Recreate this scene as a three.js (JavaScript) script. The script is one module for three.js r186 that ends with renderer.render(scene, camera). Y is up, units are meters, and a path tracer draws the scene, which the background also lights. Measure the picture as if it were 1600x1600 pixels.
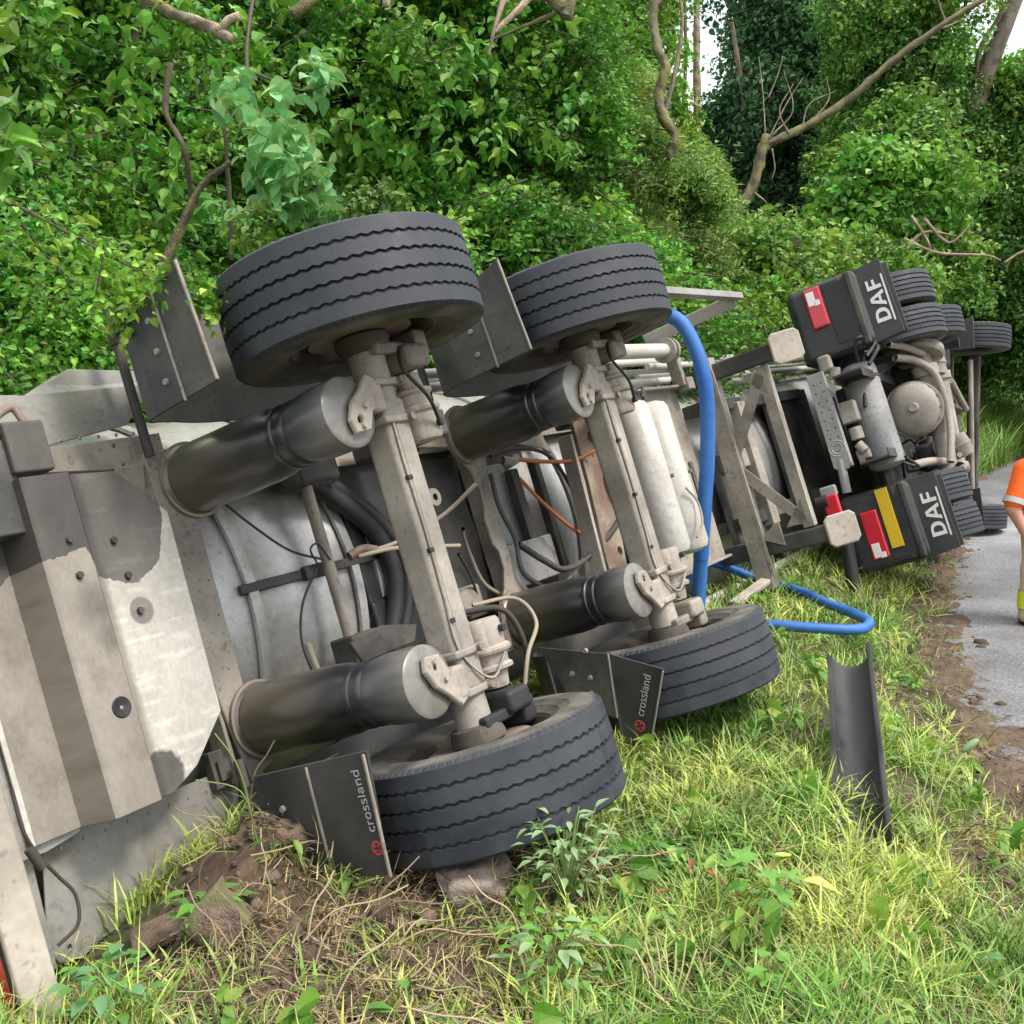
import * as THREE from 'three';
import { RoundedBoxGeometry } from 'three/addons/geometries/RoundedBoxGeometry.js';
import { mergeGeometries, mergeVertices, toCreasedNormals } from 'three/addons/utils/BufferGeometryUtils.js';
import { MarchingCubes } from 'three/addons/objects/MarchingCubes.js';
import { FontLoader } from 'three/addons/loaders/FontLoader.js';
import { TextGeometry } from 'three/addons/geometries/TextGeometry.js';
import { createNoise3D } from 'simplex-noise';

// ---------------------------------------------------------------- camera, sky, sun, exposure
const V = (x, y, z) => new THREE.Vector3(x, y, z);
const PI = Math.PI;
const scene = new THREE.Scene();
const camera = new THREE.PerspectiveCamera(50.129, 1, 0.05, 600);
camera.position.set(0, 1.8, 0);
camera.rotation.x = -5.6755 * PI / 180;
scene.add(camera);
const renderer = new THREE.WebGLRenderer({ antialias: true });
renderer.toneMapping = THREE.LinearToneMapping;
renderer.toneMappingExposure = 1.45;
renderer.shadowMap.enabled = true;
const SUN = V(0.55, 1.0, 0.35).normalize();
{ // bright thin overcast, a broad brighter area where the sun stands
  const W = 256, H = 128, d = new Float32Array(W * H * 4);
  for (let j = 0; j < H; j++) for (let i = 0; i < W; i++) {
    const el = ((j + 0.5) / H - 0.5) * PI, az = ((i + 0.5) / W) * 2 * PI - PI;
    const dir = V(Math.cos(el) * Math.cos(az), Math.sin(el), -Math.cos(el) * Math.sin(az) * -1);
    const up = Math.max(0, dir.y);
    let L = el < 0 ? 0.2 : 0.85 + 0.35 * up;
    const c = Math.max(0, dir.dot(SUN));
    L += el < 0 ? 0 : 0.9 * Math.pow(c, 6) + 1.2 * Math.pow(c, 40);
    const cl = el < 0 ? 0 : 0.05 * Math.sin(az * 3 + el * 5) + 0.04 * Math.sin(az * 7 - el * 11);
    const k = (j * W + i) * 4;
    d[k] = L * (0.96 + cl); d[k + 1] = L * (1.0 + cl); d[k + 2] = L * (1.06 + cl * 0.7); d[k + 3] = 1;
  }
  const t = new THREE.DataTexture(d, W, H, THREE.RGBAFormat, THREE.FloatType);
  t.mapping = THREE.EquirectangularReflectionMapping; t.magFilter = THREE.LinearFilter; t.minFilter = THREE.LinearFilter;
  t.needsUpdate = true;
  scene.background = t; scene.environment = t;
}
const sun = new THREE.DirectionalLight(0xfff6ea, 2.7);
sun.position.copy(SUN).multiplyScalar(40).add(V(0, 0, -8)); sun.target.position.set(0, 0, -8);
sun.castShadow = true; sun.shadow.radius = 26;
Object.assign(sun.shadow.camera, { left: -30, right: 30, top: 30, bottom: -30, near: 1, far: 120 });
scene.add(sun, sun.target);

// ---------------------------------------------------------------- random, noise, textures
function rng(s) { return () => { s |= 0; s = s + 0x6D2B79F5 | 0; let t = Math.imul(s ^ s >>> 15, 1 | s); t = t + Math.imul(t ^ t >>> 7, 61 | t) ^ t; return ((t ^ t >>> 14) >>> 0) / 4294967296; }; }
const R0 = rng(7);
const n3 = createNoise3D(rng(11));
const sm = (a, b, x) => { const t = Math.min(1, Math.max(0, (x - a) / (b - a))); return t * t * (3 - 2 * t); };
const mix = (a, b, t) => a + (b - a) * t;
const clamp = (x, a = 0, b = 1) => Math.min(b, Math.max(a, x));
// tiling fractal noise in 0..1 on a unit square
function tnoise(u, v, f, oct, seed) {
  let a = 0, amp = 1, tot = 0;
  for (let o = 0; o < oct; o++) {
    const F = f << o, x = u * F, y = v * F, xi = Math.floor(x), yi = Math.floor(y), fx = x - xi, fy = y - yi;
    const h = (i, j) => { i = ((i % F) + F) % F; j = ((j % F) + F) % F; let n = Math.imul(i + 1, 374761393) + Math.imul(j + 1, 668265263) + Math.imul(seed + o * 17, 1274126177) | 0; n = Math.imul(n ^ n >>> 13, 1274126177); return ((n ^ n >>> 16) >>> 0) / 4294967296; };
    const sx = fx * fx * (3 - 2 * fx), sy = fy * fy * (3 - 2 * fy);
    a += amp * mix(mix(h(xi, yi), h(xi + 1, yi), sx), mix(h(xi, yi + 1), h(xi + 1, yi + 1), sx), sy);
    tot += amp; amp *= 0.5;
  }
  return a / tot;
}
// colour map from a function returning linear rgb
function tex(N, fn, srgb = true, M = N) {
  const d = new Uint8Array(N * M * 4);
  const e = x => Math.round(255 * clamp(srgb ? (x <= 0.0031308 ? 12.92 * x : 1.055 * Math.pow(x, 1 / 2.4) - 0.055) : x));
  for (let j = 0; j < M; j++) for (let i = 0; i < N; i++) { const c = fn((i + 0.5) / N, (j + 0.5) / M), k = (j * N + i) * 4; d[k] = e(c[0]); d[k + 1] = e(c[1]); d[k + 2] = e(c[2]); d[k + 3] = 255; }
  const t = new THREE.DataTexture(d, N, M); t.wrapS = t.wrapT = THREE.RepeatWrapping; t.magFilter = THREE.LinearFilter; t.minFilter = THREE.LinearMipmapLinearFilter; t.generateMipmaps = true;
  if (srgb) t.colorSpace = THREE.SRGBColorSpace; t.needsUpdate = true; return t;
}
const grey = f => (u, v) => { const x = f(u, v); return [x, x, x]; };
const lerp3 = (a, b, t) => [mix(a[0], b[0], t), mix(a[1], b[1], t), mix(a[2], b[2], t)];
// dusty surface: a base colour, a dust colour and dark specks
function dusty(base, dust, o = {}) {
  const { amt = 0.5, speck = 0.6, seed = 1, streak = 0, rough = [0.55, 0.95], metal = 0, bump = 0.0012, rep = 1, N = 512 } = o;
  const D = (u, v) => clamp((tnoise(u, v, 4, 5, seed) - 0.5) * 2.2 + 0.5 + streak * (tnoise(u, v * 0.999, 2, 2, seed + 9) - 0.5) + streak * (tnoise(u, 0.3, 32, 2, seed + 4) - 0.5));
  const S = (u, v) => Math.max(sm(0.7, 0.8, tnoise(u, v, 48, 2, seed + 3)), 0.55 * sm(0.6, 0.8, tnoise(u, v, 10, 4, seed + 6))) * speck;
  const map = tex(N, (u, v) => { const t = clamp(D(u, v) * amt * 2); let c = lerp3(base, dust, t); const s = S(u, v), f = 0.9 + 0.2 * tnoise(u, v, 64, 2, seed + 5); return c.map(x => x * (1 - 0.5 * s) * f); });
  const rm = tex(256, grey((u, v) => mix(rough[0], rough[1], clamp(D(u, v)))), false);
  const bm = tex(256, grey((u, v) => 0.5 * tnoise(u, v, 8, 5, seed + 2) + 0.5 * tnoise(u, v, 64, 2, seed + 8)), false);
  for (const t of [map, rm, bm]) t.repeat.set(rep, rep);
  return new THREE.MeshStandardMaterial({ map, roughnessMap: rm, roughness: 1, metalness: metal, bumpMap: bm, bumpScale: bump });
}
const M = {
  chassis: dusty([0.165, 0.144, 0.12], [0.33, 0.292, 0.24], { seed: 3, amt: 0.55 }),
  chassisDark: dusty([0.028, 0.026, 0.024], [0.11, 0.1, 0.085], { seed: 5, amt: 0.45 }),
  beam: dusty([0.215, 0.192, 0.163], [0.38, 0.34, 0.285], { seed: 8, amt: 0.5, speck: 0.35 }),
  bracket: dusty([0.26, 0.225, 0.187], [0.42, 0.368, 0.305], { seed: 9, speck: 0.5 }),
  rust: dusty([0.17, 0.115, 0.085], [0.32, 0.265, 0.21], { seed: 12, amt: 0.5 }),
  alu: dusty([0.4, 0.385, 0.36], [0.265, 0.245, 0.21], { seed: 14, amt: 0.5, rough: [0.38, 0.7], metal: 0.55, bump: 0.0006, speck: 0.35 }),
  tank: dusty([0.48, 0.475, 0.46], [0.3, 0.275, 0.235], { seed: 16, amt: 0.55, rough: [0.35, 0.7], metal: 0.4, bump: 0.0006, speck: 0.3 }),
  whitePaint: dusty([0.5, 0.485, 0.45], [0.37, 0.338, 0.285], { seed: 18, amt: 0.4, rough: [0.45, 0.8], bump: 0.0005, speck: 0.3 }),
  tyre: dusty([0.021, 0.025, 0.033], [0.052, 0.055, 0.06], { seed: 21, amt: 0.4, speck: 0.0, rough: [0.55, 0.85], bump: 0.0008, rep: 2 }),
  tyreSide: dusty([0.04, 0.039, 0.037], [0.15, 0.132, 0.108], { seed: 23, amt: 0.5, speck: 0.3, rough: [0.7, 0.95], bump: 0.0012, rep: 2 }),
  plastic: dusty([0.022, 0.023, 0.025], [0.07, 0.067, 0.062], { seed: 25, amt: 0.4, speck: 0.2, rough: [0.4, 0.8], bump: 0.0008 }),
  plasticDust: dusty([0.032, 0.032, 0.031], [0.105, 0.097, 0.085], { seed: 27, amt: 0.5, rough: [0.55, 0.9] }),
  black: dusty([0.012, 0.012, 0.013], [0.03, 0.03, 0.03], { seed: 28, amt: 0.4, speck: 0, rough: [0.4, 0.8] }),
  greyPaint: dusty([0.2, 0.205, 0.205], [0.3, 0.29, 0.27], { seed: 30, amt: 0.45, rough: [0.45, 0.8] }),
  hubDark: dusty([0.025, 0.021, 0.018], [0.1, 0.085, 0.068], { seed: 33, amt: 0.5 }),
  lensRed: new THREE.MeshPhysicalMaterial({ color: new THREE.Color().setRGB(0.55, 0.015, 0.03), roughness: 0.3, clearcoat: 0.6 }),
  lensClear: new THREE.MeshPhysicalMaterial({ color: new THREE.Color().setRGB(0.75, 0.72, 0.7), roughness: 0.35, clearcoat: 0.6 }),
  plateYellow: new THREE.MeshStandardMaterial({ color: new THREE.Color().setRGB(0.62, 0.42, 0.012), roughness: 0.5 }),
  white: new THREE.MeshStandardMaterial({ color: new THREE.Color().setRGB(0.68, 0.67, 0.64), roughness: 0.6 }),
  printWhite: new THREE.MeshStandardMaterial({ color: new THREE.Color().setRGB(0.4, 0.4, 0.39), roughness: 0.7 }),
  printRed: new THREE.MeshStandardMaterial({ color: new THREE.Color().setRGB(0.42, 0.06, 0.07), roughness: 0.7 }),
  hoseBlue: dusty([0.012, 0.1, 0.36], [0.05, 0.17, 0.42], { seed: 36, amt: 0.35, speck: 0.15, rough: [0.4, 0.7], bump: 0.0004 }),
  cable: new THREE.MeshStandardMaterial({ color: new THREE.Color().setRGB(0.05, 0.042, 0.036), roughness: 0.8 }),
  cableDust: new THREE.MeshStandardMaterial({ color: new THREE.Color().setRGB(0.3, 0.25, 0.19), roughness: 0.9 }),
  cableOrange: new THREE.MeshStandardMaterial({ color: new THREE.Color().setRGB(0.4, 0.13, 0.04), roughness: 0.7 }),
};

// ---------------------------------------------------------------- naming, tagging, parts
const used = {};
function numbered(n) { const k = used[n] = (used[n] ?? -1) + 1; return k ? `${n}_${String(k).padStart(3, '0')}` : n; }
function tag(o, label, category, group, kind) { if (label) o.userData.label = label; if (category) o.userData.category = category; if (group) o.userData.group = group; if (kind) o.userData.kind = kind; return o; }
function thing(name, label, category, pos = V(0, 0, 0), group) { const o = new THREE.Group(); o.name = numbered(name); o.position.copy(pos); scene.add(o); return tag(o, label, category, group); }
function boxUV(g, s = 1) { // metric uv from the dominant direction of each triangle
  const p = g.attributes.position, uv = new Float32Array(p.count * 2), a = V(), b = V(), c = V(), n = V();
  for (let i = 0; i < p.count; i += 3) {
    a.fromBufferAttribute(p, i); b.fromBufferAttribute(p, i + 1); c.fromBufferAttribute(p, i + 2);
    n.copy(b).sub(a).cross(c.clone().sub(a)); const x = Math.abs(n.x), y = Math.abs(n.y), z = Math.abs(n.z);
    [a, b, c].forEach((q, k) => { const [u, v] = x >= y && x >= z ? [q.y, q.z] : y >= z ? [q.x, q.z] : [q.x, q.y]; uv[(i + k) * 2] = u * s; uv[(i + k) * 2 + 1] = v * s; });
  }
  g.setAttribute('uv', new THREE.BufferAttribute(uv, 2)); return g;
}
function flat(g) { g = g.index ? g.toNonIndexed() : g; for (const k of Object.keys(g.attributes)) if (!['position', 'normal', 'uv'].includes(k)) g.deleteAttribute(k); if (!g.attributes.normal) g.computeVertexNormals(); if (!g.attributes.uv) g.setAttribute('uv', new THREE.BufferAttribute(new Float32Array(g.attributes.position.count * 2), 2)); g.morphAttributes = {}; return g; }
let WARP = null; // optional vertex deformation (the twisted chassis of the tractor)
function warp(g) {
  if (!WARP) return g; const p = g.attributes.position, n = g.attributes.normal, q = V();
  for (let i = 0; i < p.count; i++) { q.fromBufferAttribute(p, i); const f = WARP(q.x), c = Math.cos(f), s = Math.sin(f); p.setXYZ(i, q.x, q.y * c - q.z * s, q.y * s + q.z * c); const ny = n.getY(i), nz = n.getZ(i); n.setXYZ(i, n.getX(i), ny * c - nz * s, ny * s + nz * c); }
  return g;
}
function part(parent, name, geos, mat, uvs = 1) {
  const list = (Array.isArray(geos) ? geos : [geos]).map(flat);
  let g = list.length > 1 ? mergeGeometries(list) : list[0];
  if (uvs) boxUV(g, uvs); warp(g);
  const m = new THREE.Mesh(g, mat); m.name = name; m.castShadow = m.receiveShadow = true; parent.add(m); return m;
}
function each(parent, name, geos, mat, uvs = 1) { return geos.map(g => part(parent, name, g, mat, uvs)); }
function lone(name, label, category, geos, mat, group, uvs = 1) { const m = part(scene, numbered(name), geos, mat, uvs); return tag(m, label, category, group); }
const B = (c, s, r = 0.008, e) => { const g = new RoundedBoxGeometry(s[0], s[1], s[2], 2, Math.min(r, ...s.map(x => x * 0.49))); if (e) g.applyMatrix4(new THREE.Matrix4().makeRotationFromEuler(new THREE.Euler(...e))); g.translate(...c); return g; };
const YA = V(0, 1, 0);
function cyl(a, b, r1, r2 = r1, seg = 24, open = false) { const A = V(...a), Bv = V(...b), d = Bv.clone().sub(A); const g = new THREE.CylinderGeometry(r2, r1, d.length(), seg, 1, open); g.applyQuaternion(new THREE.Quaternion().setFromUnitVectors(YA, d.clone().normalize())); const m = A.add(Bv).multiplyScalar(0.5); g.translate(m.x, m.y, m.z); return g; }
function bar(a, b, w, h, r = 0.006, roll = 0) { const A = V(...a), Bv = V(...b), d = Bv.clone().sub(A), L = d.length(); const g = new RoundedBoxGeometry(w, L, h, 1, Math.min(r, w * 0.45, h * 0.45)); g.rotateY(roll); g.applyQuaternion(new THREE.Quaternion().setFromUnitVectors(YA, d.normalize())); A.add(Bv).multiplyScalar(0.5); g.translate(A.x, A.y, A.z); return g; }
// profile [[r, t], ...] turned about the line from a along dir
function lathe(pts, a, dir, seg = 36) { const g = new THREE.LatheGeometry(pts.map(p => new THREE.Vector2(Math.max(p[0], 0.0005), p[1])), seg); g.applyQuaternion(new THREE.Quaternion().setFromUnitVectors(YA, V(...dir).normalize())); g.translate(...a); return toCreasedNormals(g, 0.6); }
function tube(pts, r, seg = 0, rad = 8) { const c = new THREE.CatmullRomCurve3(pts.map(p => p.isVector3 ? p : V(...p)), false, 'centripetal'); return new THREE.TubeGeometry(c, seg || pts.length * 8, r, rad, false); }
const AX = { sw: [V(1, 0, 0), V(0, 1, 0), V(0, 0, 1)], wu: [V(0, 1, 0), V(0, 0, 1), V(1, 0, 0)], us: [V(0, 0, 1), V(1, 0, 0), V(0, 1, 0)] };
// a flat plate: outline in a plane, thickness grown along the third axis from `at`
function plate(pts, ax, at, th, bev = 0.003, holes = []) {
  const s = new THREE.Shape(pts.map(p => new THREE.Vector2(...p)));
  for (const [x, y, r] of holes) { const h = new THREE.Path(); h.absarc(x, y, r, 0, 2 * PI, true); s.holes.push(h); }
  const b = Math.min(bev, th * 0.4);
  const g = new THREE.ExtrudeGeometry(s, { depth: th - 2 * b, bevelEnabled: b > 0, bevelSize: b, bevelThickness: b, bevelOffset: -b, bevelSegments: 1, curveSegments: 10 });
  g.translate(0, 0, b); const [X, Y, Z] = AX[ax]; g.applyMatrix4(new THREE.Matrix4().makeBasis(X, Y, Z)); g.translate(Z.x * at, Z.y * at, Z.z * at); return g;
}
// a bent strip: path in (s,u), width from w0 to w1, thickness th
function strip(path, w0, w1, th, smooth = true) {
  const c = smooth ? new THREE.SplineCurve(path.map(p => new THREE.Vector2(...p))).getPoints(path.length * 5) : path.map(p => new THREE.Vector2(...p));
  const out = [], inn = [];
  c.forEach((p, i) => { const a = c[Math.max(0, i - 1)], b = c[Math.min(c.length - 1, i + 1)], t = b.clone().sub(a).normalize(); out.push([p.y + t.x * th / 2, p.x - t.y * th / 2]); inn.push([p.y - t.x * th / 2, p.x + t.y * th / 2]); });
  return plate([...out, ...inn.reverse()], 'us', w0, w1 - w0, 0.002);
}
const font = await new FontLoader().loadAsync('fonts/droid/droid_sans_regular.typeface.json');
const fontB = await new FontLoader().loadAsync('fonts/droid/droid_sans_bold.typeface.json');

// ---------------------------------------------------------------- lie of the land
const yRoad = z => { const d = -z; return d < 45 ? -0.05 + 0.054 * (d - 9) : 1.894; };
const EDGE = [[2.2, 2], [2.3, -1], [2.45, -3.5], [2.62, -5.6], [2.95, -7.2], [3.5, -9.06], [4.38, -11], [5.2, -12.8], [7.6, -18.4], [10.6, -22.9], [16, -27.5], [26, -31], [45, -33]];
function edgeX(z) { for (let i = 1; i < EDGE.length; i++) if (z >= EDGE[i][1]) { const [x0, z0] = EDGE[i - 1], [x1, z1] = EDGE[i]; return x0 + (x1 - x0) * (z - z0) / (z1 - z0); } return 45 + (-33 - z) * 8; }
function landY(x, z) {
  const zz = Math.max(-60, Math.min(6, z)), e = edgeX(z) - x, yr = yRoad(zz);
  const k = z < -16 ? 0.7 : 1; let y = yr;
  if (e > 0) {
    y += 0.3 * sm(0.1, 1.3, e);
    const d = (x + 0.48) * -0.838 + (z + 4.58) * -0.545; // left of the line through the lower tyres
    const near = sm(-19, -13, z);
    y -= near * 0.62 * sm(0.35, 1.3, d);
    y += near * 0.55 * sm(2.2, 4.5, d) + near * 0.22 * Math.min(4, Math.max(0, d - 3.6));
    if (z < -13) { const b = sm(-13, -18, z); y += b * (0.32 * Math.min(6, Math.max(0, e * 0.75 - 0.3)) + 0.05 * Math.min(14, Math.max(0, e - 8))); }
    y += 0.035 * n3(x * 0.9, z * 0.9, 1) * sm(0.1, 0.8, e) + 0.02 * n3(x * 3.1, z * 3.1, 4) * sm(0.1, 0.5, e);
    // earth pushed up beside the rear mudguard, a scrape under the tyre
    y += 0.17 * Math.exp(-(((x + 0.95) ** 2) / 0.055 + ((z + 4.12) ** 2) / 0.05)) * (0.8 + 0.4 * n3(x * 6, z * 6, 2));
    y -= 0.06 * Math.exp(-(((x + 0.3) ** 2) / 0.4 + ((z + 3.75) ** 2) / 0.12));
    y += 0.03 * bare(x, z) * n3(x * 9, z * 9, 6);
    y -= 0.26 * Math.exp(-(((x + 1.55) ** 2) / 0.2 + ((z + 3.65) ** 2) / 0.16));
  } else if (e < -3.6) { y += 0.25 * sm(-3.6, -5, e); }
  return y - (e > -0.05 && e < 0.15 ? 0 : 0);
}
// how bare the soil is, 0..1
function bare(x, z) {
  const n = 0.5 * n3(x * 1.7, z * 1.7, 9) + 0.35 * n3(x * 4.3, z * 4.3, 3);
  const el = (cx, cz, rx, rz) => Math.max(0, 1 - Math.hypot((x - cx) / rx, (z - cz) / rz));
  let b = 2.6 * el(-0.5, -3.6, 1.15, 1.0) + 1.6 * el(-0.1, -4.0, 0.55, 0.5) + 2.2 * el(-1.0, -4.15, 0.5, 0.45) + 2.2 * el(2.42, -6.7, 0.3, 0.85) + 2.2 * el(1.95, -4.4, 0.22, 1.1) + 1.2 * el(1.55, -3.1, 0.5, 0.3) + 0.9 * el(0.55, -3.25, 0.45, 0.22) + 1.5 * el(0.95, -6.3, 0.4, 0.4) + 1.3 * el(1.3, -7.6, 0.5, 0.6);
  const e = edgeX(z) - x; b += 1.9 * (1 - sm(0.02, 0.35, e + 0.22 * n));
  return clamp(b * (0.75 + 0.8 * n) + 0.5 * n);
}

// ---------------------------------------------------------------- ground and road
{
  const xs = [], zs = [], lin = (a, b, s, arr) => { for (let t = a; t < b - 1e-6; t += s) arr.push(t); };
  lin(-300, -60, 30, xs); lin(-60, -14, 2, xs); lin(-14, -3, 0.3, xs); lin(-3, 4.2, 0.07, xs); lin(4.2, 16, 0.3, xs); lin(16, 60, 2, xs); lin(60, 301, 30, xs);
  lin(-300, -60, 30, zs); lin(-60, -26, 1.2, zs); lin(-26, -11, 0.35, zs); lin(-11, -2.4, 0.07, zs); lin(-2.4, 8, 0.5, zs); lin(8, 301, 20, zs);
  const P = [], C = [], U = [], I = [];
  for (const z of zs) for (const x of xs) {
    const e = edgeX(z) - x, inRoad = e < 0.12 && e > -3.7;
    P.push(x, landY(x, z) + (inRoad ? mix(0.03 + 0.022 * n3(x * 3, z * 3, 8) + 0.012 * n3(x * 11, z * 11, 2), -0.06, sm(-0.05, -0.75, e + 0.25 * n3(x * 1.1, z * 1.1, 12))) : 0), z); U.push(x * 0.7, z * 0.7);
    const b = bare(x, z), g = 0.5 + 0.5 * n3(x * 0.7, z * 0.7, 20), wood = sm(1.2, 2.2, (x + 0.48) * -0.838 + (z + 4.58) * -0.545);
    let c = lerp3([0.1, 0.1, 0.04], [0.07, 0.095, 0.03], g); c = lerp3(c, [0.125, 0.086, 0.057], b); c = lerp3(c, [0.07, 0.06, 0.04], wood * 0.8); C.push(...c);
  }
  const nx = xs.length; for (let j = 0; j + 1 < zs.length; j++) for (let i = 0; i + 1 < nx; i++) { const a = j * nx + i; I.push(a, a + nx, a + 1, a + 1, a + nx, a + nx + 1); }
  const g = new THREE.BufferGeometry(); g.setAttribute('position', new THREE.Float32BufferAttribute(P, 3)); g.setAttribute('color', new THREE.Float32BufferAttribute(C, 3)); g.setAttribute('uv', new THREE.Float32BufferAttribute(U, 2)); g.setIndex(I); g.computeVertexNormals();
  const map = tex(1024, (u, v) => { const a = tnoise(u, v, 6, 6, 71), b = tnoise(u, v, 48, 3, 73), p = sm(0.62, 0.7, tnoise(u, v, 40, 2, 75)); const k = (0.45 + 0.9 * a) * (0.6 + 0.8 * b); return [k * (1 + 0.25 * p), k * (0.97 + 0.25 * p), k * (0.93 + 0.27 * p)].map(x => x * 0.8); });
  const bm = tex(512, grey((u, v) => 0.6 * tnoise(u, v, 12, 5, 76) + 0.4 * tnoise(u, v, 60, 2, 77)), false);
  const m = new THREE.Mesh(g, new THREE.MeshStandardMaterial({ map, vertexColors: true, roughness: 1, bumpMap: bm, bumpScale: 0.03 })); m.name = 'ground'; m.userData.kind = 'structure'; m.receiveShadow = m.castShadow = true; scene.add(m);
}
{
  const P = [], U = [], C = [], I = [], N = 26; let rows = 0;
  const zsr = []; for (let z = 3; z > -14; z -= 0.12) zsr.push(z); for (let z = -14; z > -33; z -= 0.4) zsr.push(z);
  for (const z of zsr) {
    for (let k = 0; k <= N; k++) {
      const e = -0.0 + 3.6 * k / N, wob = k === 0 ? 0.1 * n3(z * 1.3, 0, 31) + 0.06 * n3(z * 5, 3, 31) : 0, x = edgeX(z) + e + wob;
      P.push(x, yRoad(z) + 0.012 + 0.03 * Math.sin(PI * k / N), z); U.push(x * 0.5, z * 0.5);
      const mud = clamp(1.0 - e / 0.6 + 0.7 * n3(x * 0.9, z * 0.5, 5) + 0.35 * n3(x * 3, z * 2.4, 6) + 0.45 * n3(x * 9, z * 8, 6) + 0.3 * n3(x * 24, z * 22, 7) - 0.7 * sm(-7, -11, z)), pale = sm(0.0, 1, sm(1.6, 0.4, Math.abs(z + 13.4)) + 0.3 * n3(x * 1.4, z * 1.2, 8)) ;
      let c = lerp3([0.19, 0.195, 0.205], [0.26, 0.262, 0.27], 0.5 + 0.5 * n3(x * 0.5, z * 0.3, 7)); c = lerp3(c, [0.5, 0.5, 0.49], pale * 0.4); c = lerp3(c, [0.15, 0.12, 0.095], mud * 0.85); c = lerp3(c, [0.16, 0.16, 0.165], sm(-16, -20, z) * 0.8); C.push(...c);
    }
    rows++;
  }
  for (let j = 0; j + 1 < rows; j++) for (let k = 0; k < N; k++) { const a = j * (N + 1) + k; I.push(a, a + 1, a + N + 1, a + 1, a + N + 2, a + N + 1); }
  const g = new THREE.BufferGeometry(); g.setAttribute('position', new THREE.Float32BufferAttribute(P, 3)); g.setAttribute('uv', new THREE.Float32BufferAttribute(U, 2)); g.setAttribute('color', new THREE.Float32BufferAttribute(C, 3)); g.setIndex(I); g.computeVertexNormals();
  const map = tex(1024, (u, v) => { const a = tnoise(u, v, 5, 4, 81), b = tnoise(u, v, 160, 2, 82), st = sm(0.72, 0.8, tnoise(u, v, 90, 2, 83)); const k = (0.7 + 0.5 * a) * (0.6 + 0.7 * b) + 0.5 * st; return [k, k * 0.99, k * 0.98].map(x => x * 0.85); });
  const bm = tex(512, grey((u, v) => tnoise(u, v, 120, 2, 84)), false);
  const m = new THREE.Mesh(g, new THREE.MeshStandardMaterial({ map, vertexColors: true, roughness: 1, bumpMap: bm, bumpScale: 0.008 })); m.name = 'road'; m.userData.kind = 'structure'; m.receiveShadow = m.castShadow = true; scene.add(m);
}
// loose stones scattered on the muddy road edge
{
  const g = new THREE.DodecahedronGeometry(1, 0); g.scale(1, 0.6, 0.8);
  const m = new THREE.InstancedMesh(g, new THREE.MeshStandardMaterial({ roughness: 0.95 }), 2600), r = rng(5), q = new THREE.Object3D();
  for (let i = 0; i < 2600; i++) { const z = -3.2 - 9 * r() ** 1.2, x = edgeX(z) - 0.35 + 1.9 * r() ** 1.7, s = 0.004 + 0.02 * r() ** 5; q.position.set(x, Math.max(landY(x, z), yRoad(z)) + 0.014, z); q.rotation.set(r() * 6, r() * 6, r() * 6); q.scale.setScalar(s); q.updateMatrix(); m.setMatrixAt(i, q.matrix); const c = 0.1 + 0.22 * r(); m.setColorAt(i, new THREE.Color().setRGB(c, c * 0.92, c * 0.82)); }
  m.name = 'gravel'; scene.add(tag(m, 'loose grit scattered along the muddy edge of the road', 'gravel', null, 'stuff'));
}

// ---------------------------------------------------------------- wheels
const wheelParts = {};
function tyreGeo(R, W, zig, Rb = 0.3, gro = [-0.28, -0.095, 0.095, 0.28], seg = 396) {
  const pr = [[-0.34, Rb], [-0.42, Rb + 0.012], [-0.462, Rb + 0.05], [-0.474, Rb + 0.055], [-0.474, Rb + 0.068], [-0.487, Rb + 0.085], [-0.494, Rb + 0.1], [-0.503, Rb + 0.104], [-0.503, Rb + 0.116], [-0.5, Rb + 0.13], [-0.497, R - 0.045], [-0.478, R - 0.018, 0, 1], [-0.45, R - 0.007]];
  const crown = t => R - 0.012 * (t / 0.46) ** 2;
  for (const q of gro) { const h = 0.007 / W; pr.push([q - h, crown(q), 1], [q - h * 0.5, R - 0.017, 1], [q + h * 0.5, R - 0.017, 1], [q + h, crown(q), 1]); }
  for (const q of [[-0.45, R - 0.007], [-0.478, R - 0.018, 0, 1], [-0.497, R - 0.045], [-0.5, Rb + 0.13], [-0.503, Rb + 0.116], [-0.503, Rb + 0.104], [-0.494, Rb + 0.1], [-0.487, Rb + 0.085], [-0.474, Rb + 0.068], [-0.474, Rb + 0.055], [-0.462, Rb + 0.05], [-0.42, Rb + 0.012], [-0.34, Rb]]) pr.push([-q[0], q[1], q[2], q[3]]);
  const P = [], I = [], n = pr.length;
  for (let i = 0; i <= seg; i++) { const a = 2 * PI * i / seg, t = (i * 66 / seg) % 1, zg = (Math.abs(t - 0.5) * 4 - 1) * zig; for (const [w, r, z, nt] of pr) { const rr = r - (nt && i % 4 < 1 ? 0.009 : 0); P.push(Math.cos(a) * rr, w * W + (z ? zg : 0), Math.sin(a) * rr); } }
  for (let i = 0; i < seg; i++) for (let k = 0; k + 1 < n; k++) { const a = i * n + k, b = a + n; I.push(a, a + 1, b, a + 1, b + 1, b); }
  const g = new THREE.BufferGeometry(); g.setAttribute('position', new THREE.Float32BufferAttribute(P, 3)); g.setIndex(I);
  return toCreasedNormals(g, 0.55);
}
const TG = { zig: tyreGeo(0.54, 0.39, 0.0042), straight: tyreGeo(0.535, 0.385, 0.0022), dual: tyreGeo(0.515, 0.3, 0.004, 0.3, [-0.3, -0.15, 0, 0.15, 0.3], 176) };
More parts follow.
